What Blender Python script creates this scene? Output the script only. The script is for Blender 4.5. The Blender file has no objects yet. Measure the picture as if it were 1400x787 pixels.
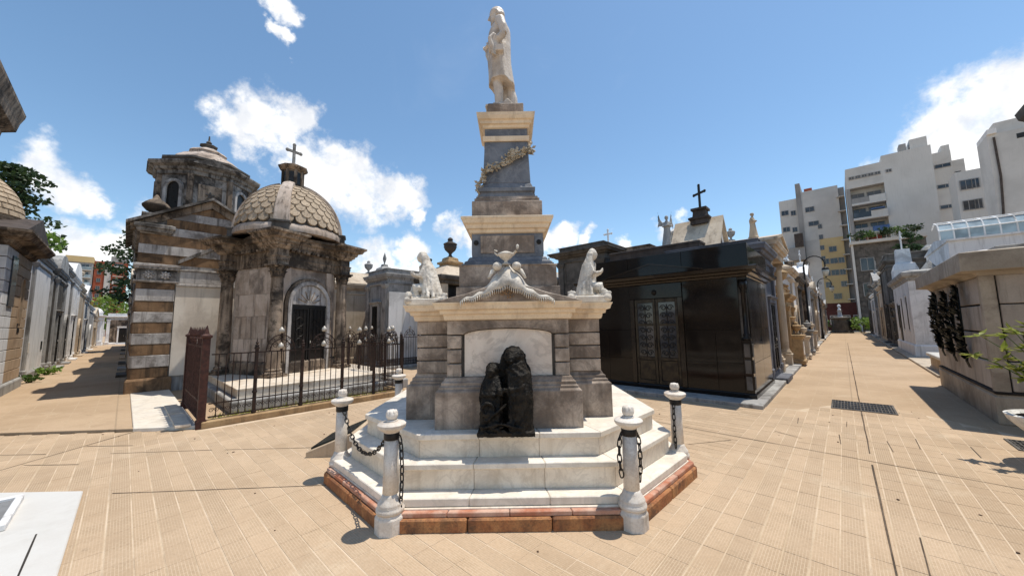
import bpy, bmesh, math, random
from mathutils import Vector, Matrix
PI = math.pi
R = math.radians
sin, cos = math.sin, math.cos
random.seed(7)
SC = bpy.context.scene
COL = SC.collection

# ---------------------------------------------------------------- camera
cam_d = bpy.data.cameras.new('camera')
cam = bpy.data.objects.new('camera', cam_d)
COL.objects.link(cam)
SC.camera = cam
cam_d.sensor_fit = 'HORIZONTAL'
cam_d.sensor_width = 36.0
cam_d.lens = 36.0 * 487.0 / 1400.0
cam_d.clip_start = 0.05
cam_d.clip_end = 4000
PITCH = math.atan(50.5 / 487.0)
ROLL = math.atan(16.0 / 983.0)
CF = Vector((0, cos(PITCH), sin(PITCH)))
_u0 = Vector((0, -sin(PITCH), cos(PITCH)))
_r0 = Vector((1, 0, 0))
CR = _r0 * cos(ROLL) - _u0 * sin(ROLL)
CU = _u0 * cos(ROLL) + _r0 * sin(ROLL)
CAMH = 1.7
cam.matrix_world = Matrix(((CR.x, CU.x, -CF.x, 0), (CR.y, CU.y, -CF.y, 0), (CR.z, CU.z, -CF.z, CAMH), (0, 0, 0, 1)))


def pix_dir(px, py):
    return (CF * 487.0 + CR * (px - 700) + CU * (393.5 - py)).normalized()


# ---------------------------------------------------------------- sun and sky
SUN_EL = R(73.5)
SUN_AZ = Vector((0.955, 0.29, 0)).normalized()       # horizontal direction towards the sun
SUN_DIR = Vector((SUN_AZ.x * cos(SUN_EL), SUN_AZ.y * cos(SUN_EL), sin(SUN_EL)))
sl = bpy.data.lights.new('sun', 'SUN')
sl.energy = 3.9
sl.angle = R(0.53)
sl.color = (1.0, 0.93, 0.82)
sun = bpy.data.objects.new('sun', sl)
COL.objects.link(sun)
sun.rotation_euler = (-SUN_DIR).to_track_quat('-Z', 'Y').to_euler()
sun.location = (20, 10, 40)

SC.view_settings.view_transform = 'Standard'
SC.view_settings.look = 'None'
SC.view_settings.exposure = 0.28
SC.view_settings.gamma = 1.0
SC.view_settings.use_curve_mapping = False
SC.render.engine = 'CYCLES'
SC.cycles.use_denoising = True
SC.cycles.max_bounces = 6
SC.cycles.diffuse_bounces = 4
SC.cycles.glossy_bounces = 3
SC.cycles.transmission_bounces = 3
SC.cycles.transparent_max_bounces = 6
SC.cycles.caustics_reflective = False
SC.cycles.caustics_refractive = False

W = bpy.data.worlds.new('World')
SC.world = W
W.use_nodes = True
nt = W.node_tree
nt.nodes.clear()


def nd(t, kind, **kw):
    n = t.nodes.new(kind)
    for k, v in kw.items():
        setattr(n, k, v)
    return n


def lk(t, a, b):
    t.links.new(a, b)


def mth(t, op, a, b=None, c=None, clamp=False):
    n = nd(t, 'ShaderNodeMath', operation=op, use_clamp=clamp)
    for i, x in enumerate((a, b, c)):
        if x is None:
            continue
        if hasattr(x, 'is_output'):
            lk(t, x, n.inputs[i])
        else:
            n.inputs[i].default_value = x
    return n.outputs[0]


def vmth(t, op, a, b=None, out=0):
    n = nd(t, 'ShaderNodeVectorMath', operation=op)
    for i, x in enumerate((a, b)):
        if x is None:
            continue
        if hasattr(x, 'is_output'):
            lk(t, x, n.inputs[i])
        else:
            n.inputs[i].default_value = x
    return n.outputs[out]


def rng(t, val, a, b, c=0.0, d=1.0, smooth=True):
    n = nd(t, 'ShaderNodeMapRange', interpolation_type='SMOOTHSTEP' if smooth else 'LINEAR')
    lk(t, val, n.inputs[0])
    for i, x in enumerate((a, b, c, d)):
        n.inputs[i + 1].default_value = x
    return n.outputs[0]


def noise(t, vec, scale, detail=4, rough=0.55, dist=0.0, col=False):
    n = nd(t, 'ShaderNodeTexNoise')
    n.inputs['Scale'].default_value = scale
    n.inputs['Detail'].default_value = detail
    n.inputs['Roughness'].default_value = rough
    n.inputs['Distortion'].default_value = dist
    if vec is not None:
        lk(t, vec, n.inputs['Vector'])
    return n.outputs['Color' if col else 'Fac']


def mixc(t, fac, a, b, blend='MIX'):
    n = nd(t, 'ShaderNodeMix', data_type='RGBA', blend_type=blend)
    for i, x in ((0, fac), (6, a), (7, b)):
        if hasattr(x, 'is_output'):
            lk(t, x, n.inputs[i])
        elif i == 0:
            n.inputs[0].default_value = x
        else:
            n.inputs[i].default_value = (x[0], x[1], x[2], 1)
    return n.outputs[2]


sky = nd(nt, 'ShaderNodeTexSky', sky_type='NISHITA')
sky.sun_disc = False
sky.sun_elevation = SUN_EL
sky.sun_rotation = math.atan2(SUN_AZ.x, SUN_AZ.y)
sky.air_density = 1.0
sky.dust_density = 0.25
sky.ozone_density = 2.2
tcw = nd(nt, 'ShaderNodeTexCoord')
D = vmth(nt, 'NORMALIZE', tcw.outputs['Generated'])
# clouds: cumulus at a set of directions, broken up by noise; the same kind of clouds all round the horizon
CL = [  # px, py, radius (rad)
    (62, 236, .06), (100, 256, .05), (35, 228, .045), (135, 272, .03),
    (318, 150, .055), (365, 160, .075), (412, 150, .055), (345, 180, .05),
    (440, 240, .10), (490, 260, .105), (535, 272, .075), (420, 275, .06), (568, 300, .03),
    (520, 362, .075), (565, 345, .05), (490, 385, .05), (620, 305, .055), (655, 330, .06),
    (770, 318, .05), (800, 330, .03), (745, 330, .05), (385, 8, .035), (380, 52, .025), (845, 345, .03),
    (1345, 165, .10), (1395, 185, .12), (1290, 195, .07), (1320, 210, .07), (1440, 130, .10),
    (925, 315, .05), (560, 372, .05), (95, 330, .06), (165, 345, .05), (235, 320, .06)]
nz = noise(nt, D, 5.0, 6, 0.55, 0.0, True)
nzo = vmth(nt, 'SCALE', vmth(nt, 'SUBTRACT', nz, (.5, .5, .5)))
nzo.node.inputs['Scale'].default_value = 0.16
nz2 = noise(nt, D, 21.0, 5, 0.62, 0.0, True)
nzo2 = vmth(nt, 'SCALE', vmth(nt, 'SUBTRACT', nz2, (.5, .5, .5)))
nzo2.node.inputs['Scale'].default_value = 0.05
DP = vmth(nt, 'ADD', vmth(nt, 'ADD', D, nzo), nzo2)
mask = None
dirs = [(pix_dir(x, y), r) for x, y, r in CL]
for k in range(22):                                       # behind and beside the camera
    a = R(100 + k * 7.4 + random.uniform(-3, 3))
    e = R(random.uniform(8, 36))
    dirs.append((Vector((sin(a) * cos(e), cos(a) * cos(e), sin(e))), random.uniform(.05, .11)))
for d, r in dirs:
    dist = vmth(nt, 'DISTANCE', DP, tuple(d), out=1)
    m = mth(nt, 'SUBTRACT', 1.0, mth(nt, 'DIVIDE', dist, r))
    mask = m if mask is None else mth(nt, 'MAXIMUM', mask, m)
fine = noise(nt, D, 16.0, 7, 0.62)
dens = mth(nt, 'ADD', mask, mth(nt, 'MULTIPLY', mth(nt, 'SUBTRACT', fine, 0.5), 1.5))
cov = rng(nt, dens, -0.06, 0.55)
cov = mth(nt, 'MULTIPLY', cov, rng(nt, fine, 0.2, 0.55, 0.65, 1.0))
shade = noise(nt, vmth(nt, 'ADD', D, (0.02, 0.0, 0.03)), 13.0, 5, 0.6)
ccol = mixc(nt, rng(nt, shade, 0.35, 0.62), (7.4, 7.6, 8.0), (10.4, 10.3, 10.1))
# thin high haze between
thin = mth(nt, 'MULTIPLY', rng(nt, noise(nt, D, 2.6, 6, 0.62, 0.6), 0.56, 0.86), 0.10)
sat = nd(nt, 'ShaderNodeHueSaturation')
sat.inputs['Hue'].default_value = 0.492
sat.inputs['Saturation'].default_value = 1.04
sat.inputs['Value'].default_value = 1.42
lk(nt, sky.outputs[0], sat.inputs['Color'])
c1 = mixc(nt, thin, sat.outputs[0], (8.6, 8.8, 9.2))
c2 = mixc(nt, cov, c1, ccol)
bg = nd(nt, 'ShaderNodeBackground')
lk(nt, c2, bg.inputs['Color'])
bg.inputs['Strength'].default_value = 0.1
wo = nd(nt, 'ShaderNodeOutputWorld')
lk(nt, bg.outputs[0], wo.inputs['Surface'])

# ---------------------------------------------------------------- the cemetery's own grid: u along the long street, v along the narrow alley
GA = R(47.3)
BU = Vector((cos(GA), sin(GA)))
BV = Vector((-sin(GA), cos(GA)))


def G(u, v, z=0.0):
    return Vector((u * BU.x + v * BV.x, u * BU.y + v * BV.y, z))


# ---------------------------------------------------------------- materials
MATS = {}


def pmat(name, rough=0.8, spec=0.3, metal=0.0):
    m = bpy.data.materials.new(name)
    m.use_nodes = True
    t = m.node_tree
    b = t.nodes['Principled BSDF']
    b.inputs['Roughness'].default_value = rough
    b.inputs['Specular IOR Level'].default_value = spec
    b.inputs['Metallic'].default_value = metal
    MATS[name] = m
    return m, t, b


def obj_vec(t, rand=True):
    tc = nd(t, 'ShaderNodeTexCoord')
    v = tc.outputs['Object']
    oi = nd(t, 'ShaderNodeObjectInfo')
    if rand:
        r = mth(t, 'MULTIPLY', oi.outputs['Random'], 37.0)
        v = vmth(t, 'ADD', v, r)
    return v, oi.outputs['Random']


def stone(name, c1, c2, dirt=(0.05, 0.045, 0.04), dirt_amt=0.5, streak=0.5, scale=2.5, rough=0.82, bump=0.35, vein=None, var=0.12, spec=0.25, speck=0.15, crust=0.0, lo=0.52):
    """weathered stone: two tones, dark lichen patches, run-off streaks, grain and pits"""
    m, t, b = pmat(name, rough, spec)
    v, rnd = obj_vec(t)
    n1 = noise(t, v, scale, 6, 0.6, 0.4)
    col = mixc(t, rng(t, n1, 0.35, 0.65), c1, c2)
    if vein:
        w = noise(t, v, scale * 0.9, 5, 0.6, 2.2)
        vn = mth(t, 'ABSOLUTE', mth(t, 'SUBTRACT', w, 0.5))
        col = mixc(t, mth(t, 'MULTIPLY', rng(t, vn, 0.0, 0.06, 1.0, 0.0), 0.28), col, vein)
    # run-off streaks: noise stretched along z
    mp = nd(t, 'ShaderNodeMapping')
    mp.inputs['Scale'].default_value = (7.0, 7.0, 0.55)
    lk(t, v, mp.inputs['Vector'])
    ns = noise(t, mp.outputs[0], 1.0, 5, 0.65)
    st = mth(t, 'MULTIPLY', rng(t, ns, lo - .03, lo + .20), streak)
    # patches
    npch = noise(t, v, scale * 0.55, 8, 0.68, 0.3)
    pa = mth(t, 'MULTIPLY', rng(t, npch, lo, lo + 0.14), dirt_amt)
    f = mth(t, 'MAXIMUM', st, pa)
    col = mixc(t, f, col, dirt)
    if crust > 0:
        nc = noise(t, v, scale * 1.7, 9, 0.75, 0.2)
        col = mixc(t, mth(t, 'MULTIPLY', rng(t, nc, 0.54, 0.60), crust), col, (dirt[0] * .5, dirt[1] * .5, dirt[2] * .5))
    ng = noise(t, v, 60.0, 3, 0.6)
    col = mixc(t, mth(t, 'MULTIPLY', rng(t, ng, 0.42, 0.7), speck), col, dirt)
    hs = nd(t, 'ShaderNodeHueSaturation')
    lk(t, col, hs.inputs['Color'])
    lk(t, mth(t, 'ADD', 1.0 - var / 2, mth(t, 'MULTIPLY', rnd, var)), hs.inputs['Value'])
    lk(t, hs.outputs[0], b.inputs['Base Color'])
    rr = rng(t, n1, 0.3, 0.7, rough - 0.12, min(1.0, rough + 0.08))
    lk(t, rr, b.inputs['Roughness'])
    hgt_ = mth(t, 'ADD', mth(t, 'MULTIPLY', ng, 0.35), mth(t, 'ADD', mth(t, 'MULTIPLY', n1, 0.5), mth(t, 'MULTIPLY', npch, 0.8)))
    bp = nd(t, 'ShaderNodeBump')
    bp.inputs['Strength'].default_value = bump
    bp.inputs['Distance'].default_value = 0.02
    lk(t, hgt_, bp.inputs['Height'])
    lk(t, bp.outputs[0], b.inputs['Normal'])
    return m


def simple(name, c, rough=0.5, metal=0.0, spec=0.4, var=0.1, scale=8.0, bump=0.1, c2=None):
    m, t, b = pmat(name, rough, spec, metal)
    v, rnd = obj_vec(t)
    n1 = noise(t, v, scale, 5, 0.65)
    col = mixc(t, rng(t, n1, 0.38, 0.66), c, c2 if c2 else tuple(x * 0.7 for x in c))
    hs = nd(t, 'ShaderNodeHueSaturation')
    lk(t, col, hs.inputs['Color'])
    lk(t, mth(t, 'ADD', 1.0 - var / 2, mth(t, 'MULTIPLY', rnd, var)), hs.inputs['Value'])
    lk(t, hs.outputs[0], b.inputs['Base Color'])
    lk(t, rng(t, n1, 0.3, 0.7, max(0.02, rough - 0.1), min(1, rough + 0.1)), b.inputs['Roughness'])
    if bump:
        bp = nd(t, 'ShaderNodeBump')
        bp.inputs['Strength'].default_value = bump
        bp.inputs['Distance'].default_value = 0.01
        lk(t, noise(t, v, scale * 5, 4, 0.6), bp.inputs['Height'])
        lk(t, bp.outputs[0], b.inputs['Normal'])
    return m


# monument stones
stone('marble_grey', (.52, .42, .335), (.22, .165, .125), (.09, .066, .05), .65, .55, 3.2, .65, .3, (.12, .11, .10), .16, .35, .15, 0, .49)
stone('marble_blue', (.19, .20, .22), (.11, .12, .14), (.05, .05, .055), .3, .35, 2.5, .55, .18, (.30, .30, .31), .08, .35)
stone('marble_cream', (.83, .68, .49), (.74, .58, .41), (.26, .17, .10), .35, .4, 3.0, .62, .2, None, .1, .35)
stone('marble_white', (.82, .76, .67), (.73, .66, .56), (.35, .29, .22), .3, .3, 2.0, .5, .15, (.45, .42, .38), .06, .4, .08)
stone('marble_step', (.82, .73, .61), (.70, .60, .48), (.36, .27, .18), .45, .35, 2.4, .5, .2, (.40, .33, .26), .1, .4, .12)
stone('statue_marble', (.62, .55, .48), (.48, .41, .34), (.16, .13, .11), .4, .55, 4.0, .6, .25, None, .02, .35, .1)
stone('figure_marble', (.72, .67, .59), (.58, .52, .44), (.14, .12, .10), .55, .2, 9.0, .65, .4, None, .02, .3, .15)
stone('panel_marble', (.83, .72, .61), (.72, .59, .48), (.22, .15, .11), .3, .2, 1.8, .55, .12, (.25, .19, .15), .05, .4, .06)
stone('red_kerb', (.44, .21, .085), (.33, .13, .055), (.10, .055, .035), .85, .5, 5.0, .8, .8, None, .3, .25, .4, .3, .48)
stone('red_rim', (.42, .16, .09), (.55, .36, .27), (.2, .1, .07), .4, .2, 5.0, .7, .3, None, .2, .3, .2)
stone('bollard_paint', (.72, .67, .61), (.60, .54, .47), (.28, .22, .17), .5, .35, 6.0, .6, .35, None, .06, .35, .25)
# masonry of the mausolea
stone('chapel_stone', (.40, .31, .23), (.22, .165, .12), (.035, .028, .023), .92, .9, 2.0, .88, .5, None, .12, .2, .25, .6, .455)
stone('chapel_wall', (.58, .49, .42), (.44, .35, .28), (.07, .055, .045), .7, .75, 1.3, .85, .3, None, .16, .2, .2, .2, .5)
stone('chapel_scale', (.50, .40, .29), (.36, .28, .20), (.08, .065, .05), .7, .2, 8.0, .85, .5, None, .3, .2, .2)
stone('banded_white', (.56, .53, .50), (.42, .39, .37), (.10, .085, .075), .75, .8, 2.2, .85, .3, None, .14, .2, .2, .15, .48)
stone('banded_brown', (.29, .18, .10), (.21, .125, .068), (.05, .036, .026), .8, .8, 2.4, .85, .35, None, .25, .2, .25, .2, .48)
stone('banded_grey', (.38, .35, .32), (.23, .21, .19), (.025, .022, .02), .92, .85, 1.6, .9, .5, None, .12, .2, .25, .6, .47)
stone('plaster_white', (.80, .79, .78), (.71, .705, .70), (.25, .235, .22), .5, .5, .9, .9, .25, None, .1, .15, .1)
stone('plaster_cream', (.58, .49, .38), (.47, .38, .28), (.17, .13, .10), .5, .55, 1.1, .9, .3, None, .14, .15, .12)
stone('plaster_beige', (.52, .39, .27), (.44, .31, .20), (.15, .10, .07), .4, .45, 1.1, .88, .25, None, .1, .15, .1)
stone('plaster_grey', (.42, .41, .39), (.30, .29, .28), (.07, .065, .06), .7, .65, 1.1, .9, .35, None, .14, .15, .15, .25)
stone('stone_dark', (.15, .135, .12), (.085, .078, .07), (.025, .022, .02), .7, .6, 1.5, .85, .4, None, .2, .2, .2)
stone('stone_ochre', (.47, .33, .18), (.36, .23, .12), (.10, .07, .045), .6, .6, 1.6, .88, .4, None, .14, .2, .2, .3)
stone('block_stone', (.54, .475, .41), (.44, .38, .32), (.17, .14, .11), .55, .6, 1.4, .8, .25, None, .1, .25, .12)
stone('block_trim', (.50, .43, .34), (.38, .32, .25), (.14, .11, .09), .5, .5, 1.6, .85, .35, None, .1, .2, .15)
stone('joint_dark', (.05, .044, .038), (.035, .03, .027), (.015, .013, .012), .4, .3, 6.0, .9, .3, None, .05)
stone('crack', (.13, .095, .065), (.08, .058, .04), (.03, .024, .018), .5, 0, 5.0, .95, .3, None, .05)
stone('slab_white', (.60, .585, .55), (.54, .52, .485), (.40, .37, .32), .35, .0, 1.6, .55, .12, None, .04, .35, .08)
stone('tomb_tan', (.52, .41, .29), (.43, .33, .23), (.2, .15, .1), .4, .4, 2.2, .85, .3, None, .08)
stone('roof_tile_dark', (.09, .07, .06), (.06, .048, .042), (.02, .018, .016), .5, .5, 3.0, .8, .4)
stone('wall_light', (.74, .67, .58), (.64, .56, .47), (.22, .17, .13), .35, .35, .8, .9, .2, None, .05, .15, .08)
stone('slate', (.17, .175, .20), (.11, .115, .135), (.035, .033, .035), .6, .6, 1.2, .8, .3, None, .1)
stone('brick_red', (.36, .10, .055), (.29, .075, .04), (.13, .05, .035), .4, .3, .5, .9, .1)
stone('tower_white', (.60, .58, .55), (.53, .51, .48), (.26, .25, .24), .3, .2, .16, .9, .1, None, .06, .15, .03)
stone('tower_yellow', (.60, .47, .26), (.54, .41, .21), (.28, .22, .14), .3, .2, .16, .9, .1, None, .06, .15, .03)
stone('tower_grey', (.34, .33, .32), (.28, .27, .26), (.13, .12, .12), .4, .5, .2, .9, .1, None, .06, .15, .03)
stone('maroon', (.10, .035, .03), (.075, .025, .022), (.03, .015, .013), .4, .3, .6, .85, .1)
# metals and the rest
simple('bronze', (.006, .0055, .005), .45, .1, .16, .05, 14.0, 1.0, (.03, .024, .018))
simple('bronze_green', (.03, .038, .034), .5, .6, .4, .2, 7.0, .4, (.018, .017, .015))
simple('iron_black', (.016, .014, .013), .5, .3, .4, .1, 20.0, .2)
simple('iron_rust', (.075, .030, .022), .65, .2, .3, .12, 14.0, .35, (.04, .02, .017))
simple('iron_fence', (.045, .026, .02), .6, .3, .3, .15, 14.0, .3, (.022, .016, .014))
simple('iron_orb', (.50, .46, .40), .5, .3, .4, .1, 12.0, .2)
simple('garland_metal', (.46, .39, .29), .55, .1, .4, .3, 9.0, .4, (.22, .18, .12))
simple('door_dark', (.02, .017, .015), .35, .2, .4, .1, 6.0, .2)
simple('door_bronze', (.06, .05, .035), .4, .5, .4, .1, 6.0, .2, (.03, .025, .02))
simple('wood_brown', (.10, .055, .03), .6, 0, .3, .1, 6.0, .2)
simple('lead', (.22, .22, .22), .6, .1, .3, .1, 4.0, .2)
simple('lamp_glass', (.65, .62, .52), .2, 0, .5, .02, 4.0, 0)
simple('planter_white', (.75, .73, .69), .7, 0, .3, .05, 12.0, .5)
simple('soil', (.05, .035, .025), .95, 0, .1, .1, 20.0, .6)
simple('bark', (.09, .065, .045), .9, 0, .1, .1, 12.0, .8, (.05, .038, .028))
simple('shade_cloth', (.62, .60, .55), .8, 0, .2, .05, 3.0, .1)
simple('blue_awning', (.10, .17, .34), .8, 0, .2, .05, 3.0, .1)
simple('red_flowers', (.32, .08, .05), .8, 0, .2, .3, 3.0, .1)


def glassmat(name, c, rough=0.08):
    m, t, b = pmat(name, rough, .6)
    v, rnd = obj_vec(t)
    lk(t, mixc(t, rng(t, noise(t, v, .7, 3), .35, .65), c, tuple(x * 2.2 + .01 for x in c)), b.inputs['Base Color'])


glassmat('window_glass', (.018, .022, .028))
glassmat('window_pale', (.16, .20, .22), .12)


def leafmat(name, c1, c2, tr=0.25):
    m, t, b = pmat(name, .55, .3)
    v, rnd = obj_vec(t)
    geo = nd(t, 'ShaderNodeNewGeometry')
    n1 = noise(t, v, 2.2, 3)
    f = mth(t, 'ADD', mth(t, 'MULTIPLY', geo.outputs['Random Per Island'], .7), mth(t, 'MULTIPLY', n1, .4), None, True)
    col = mixc(t, f, c1, c2)
    lk(t, col, b.inputs['Base Color'])
    tl = nd(t, 'ShaderNodeBsdfTranslucent')
    lk(t, col, tl.inputs['Color'])
    mx = nd(t, 'ShaderNodeMixShader')
    mx.inputs[0].default_value = tr
    lk(t, b.outputs[0], mx.inputs[1])
    lk(t, tl.outputs[0], mx.inputs[2])
    lk(t, mx.outputs[0], t.nodes['Material Output'].inputs['Surface'])


leafmat('leaf_dark', (.018, .040, .016), (.05, .085, .03))
leafmat('leaf_mid', (.04, .09, .02), (.10, .17, .04))
leafmat('leaf_bright', (.10, .19, .03), (.22, .32, .06), .35)
leafmat('leaf_yellow', (.20, .26, .04), (.36, .38, .09), .35)

# polished black granite
m, t, b = pmat('granite_black', .07, .26)
v, rnd = obj_vec(t)
sp = noise(t, v, 140.0, 2, .5)
n1 = noise(t, v, 1.2, 4, .6)
lk(t, mixc(t, rng(t, sp, .55, .75), mixc(t, n1, (.007, .006, .0055), (.014, .011, .009)), (.05, .04, .032)), b.inputs['Base Color'])
lk(t, rng(t, n1, .3, .7, .05, .13), b.inputs['Roughness'])
bp = nd(t, 'ShaderNodeBump')
bp.inputs['Strength'].default_value = .05
bp.inputs['Distance'].default_value = .05
lk(t, noise(t, v, 1.6, 2, .5), bp.inputs['Height'])
lk(t, bp.outputs[0], b.inputs['Normal'])
m, t, b = pmat('granite_polish_brown', .09, .3)
v, rnd = obj_vec(t)
sp = noise(t, v, 120.0, 2, .5)
n1 = noise(t, v, 1.5, 4, .6)
lk(t, mixc(t, rng(t, sp, .5, .72), mixc(t, n1, (.013, .010, .008), (.022, .017, .012)), (.07, .05, .035)), b.inputs['Base Color'])
lk(t, rng(t, n1, .3, .7, .06, .15), b.inputs['Roughness'])


def tilemat(name, pattern):
    """warm grey-tan cement tiles; the far field carries the joints in its colour, the near tiles are real pieces"""
    m, t, b = pmat(name, .8, .25)
    tc = nd(t, 'ShaderNodeTexCoord')
    oi = nd(t, 'ShaderNodeObjectInfo')
    geo = nd(t, 'ShaderNodeNewGeometry')
    mp = nd(t, 'ShaderNodeMapping')
    mp.inputs['Rotation'].default_value = (0, 0, -GA)
    lk(t, geo.outputs['Position'], mp.inputs['Vector'])
    P = mp.outputs[0]
    n1 = noise(t, P, .55, 7, .62, .3)
    n2 = noise(t, P, 3.2, 6, .65, .2)
    n3 = noise(t, P, 45.0, 3, .6)
    col = mixc(t, rng(t, n1, .36, .64), (.47, .345, .23), (.39, .28, .18))
    col = mixc(t, mth(t, 'MULTIPLY', rng(t, n2, .5, .72), .45), col, (.33, .235, .145))
    n5 = noise(t, P, 1.1, 8, .7, .8)
    col = mixc(t, mth(t, 'MULTIPLY', rng(t, n5, .56, .74), .5), col, (.58, .47, .34))
    n6 = noise(t, P, 7.0, 5, .7, .2)
    col = mixc(t, mth(t, 'MULTIPLY', rng(t, n6, .64, .72), .35), col, (.20, .15, .10))
    if pattern:
        br = nd(t, 'ShaderNodeTexBrick')
        br.offset = 0.0
        br.inputs['Scale'].default_value = 1.0
        br.inputs['Brick Width'].default_value = .31
        br.inputs['Row Height'].default_value = .31
        br.inputs['Mortar Size'].default_value = .008
        br.inputs['Mortar Smooth'].default_value = .4
        br.inputs['Color1'].default_value = (0, 0, 0, 1)
        br.inputs['Color2'].default_value = (.35, .35, .35, 1)
        br.inputs['Mortar'].default_value = (1, 1, 1, 1)
        lk(t, P, br.inputs['Vector'])
        jm = mth(t, 'MULTIPLY', br.outputs['Fac'], rng(t, n2, .42, .62, .1, .6))
        col = mixc(t, jm, col, (.60, .49, .36))
        col = mixc(t, mth(t, 'MULTIPLY', br.outputs['Color'], .35), col, (.36, .26, .16))
        # larger cast bays
        b2 = nd(t, 'ShaderNodeTexBrick')
        b2.offset = 0.0
        b2.inputs['Scale'].default_value = 1.0
        b2.inputs['Brick Width'].default_value = 3.1
        b2.inputs['Row Height'].default_value = 3.1
        b2.inputs['Mortar Size'].default_value = .012
        lk(t, P, b2.inputs['Vector'])
        col = mixc(t, mth(t, 'MULTIPLY', b2.outputs['Fac'], .45), col, (.22, .16, .10))
    else:
        hs = nd(t, 'ShaderNodeHueSaturation')
        lk(t, col, hs.inputs['Color'])
        lk(t, mth(t, 'ADD', .89, mth(t, 'MULTIPLY', geo.outputs['Random Per Island'], .19)), hs.inputs['Value'])
        col = hs.outputs[0]
        ob = tc.outputs['Object']
        bq = nd(t, 'ShaderNodeTexBrick')
        bq.offset = .5
        bq.inputs['Scale'].default_value = 1.0
        bq.inputs['Brick Width'].default_value = .075
        bq.inputs['Row Height'].default_value = .0185
        bq.inputs['Mortar Size'].default_value = .0028
        bq.inputs['Mortar Smooth'].default_value = .6
        mq = nd(t, 'ShaderNodeMapping')
        mq.inputs['Rotation'].default_value = (0, 0, PI / 2)
        lk(t, ob, mq.inputs['Vector'])
        lk(t, mq.outputs[0], bq.inputs['Vector'])
        col = mixc(t, mth(t, 'MULTIPLY', bq.outputs['Fac'], rng(t, n2, .35, .6, .12, .5)), col, (.62, .50, .36))
    lk(t, mixc(t, mth(t, 'MULTIPLY', rng(t, n3, .4, .7), .18), col, (.25, .18, .11)), b.inputs['Base Color'])
    bp = nd(t, 'ShaderNodeBump')
    bp.inputs['Strength'].default_value = .3
    bp.inputs['Distance'].default_value = .01
    lk(t, mth(t, 'ADD', n3, mth(t, 'MULTIPLY', n2, 1.5)), bp.inputs['Height'])
    lk(t, bp.outputs[0], b.inputs['Normal'])
    return m


tilemat('paving_far', True)
tilemat('paving_tile', False)
stone('mortar', (.60, .48, .35), (.47, .36, .24), (.3, .22, .15), .5, 0, 1.6, .9, .3, None, .02)
stone('alley_paving', (.46, .36, .25), (.39, .30, .20), (.22, .16, .11), .5, 0, 1.4, .88, .3, None, .05)

# ---------------------------------------------------------------- mesh helpers
def rect(x0, x1, y0, y1):
    return [(x0, y0), (x1, y0), (x1, y1), (x0, y1)]


def octa(h, f, h2=None):
    """octagon: half width h, half length f of the straight sides"""
    return [(-f, -h), (f, -h), (h, -f), (h, f), (f, h), (-f, h), (-h, f), (-h, -f)]


def ngon(n, r, ph=0.0, cx=0, cy=0):
    return [(cx + r * cos(ph + 2 * PI * i / n), cy + r * sin(ph + 2 * PI * i / n)) for i in range(n)]


def offs(poly, d):
    n = len(poly)
    out = []
    for i in range(n):
        p0, p1, p2 = Vector(poly[i - 1]), Vector(poly[i]), Vector(poly[(i + 1) % n])
        e1 = (p1 - p0).normalized()
        e2 = (p2 - p1).normalized()
        n1 = Vector((e1.y, -e1.x))
        n2 = Vector((e2.y, -e2.x))
        b = n1 + n2
        k = b.dot(n1)
        if abs(k) < 1e-6:
            out.append(tuple(p1 + n1 * d))
        else:
            out.append(tuple(p1 + b * (d / k)))
    return out


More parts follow.
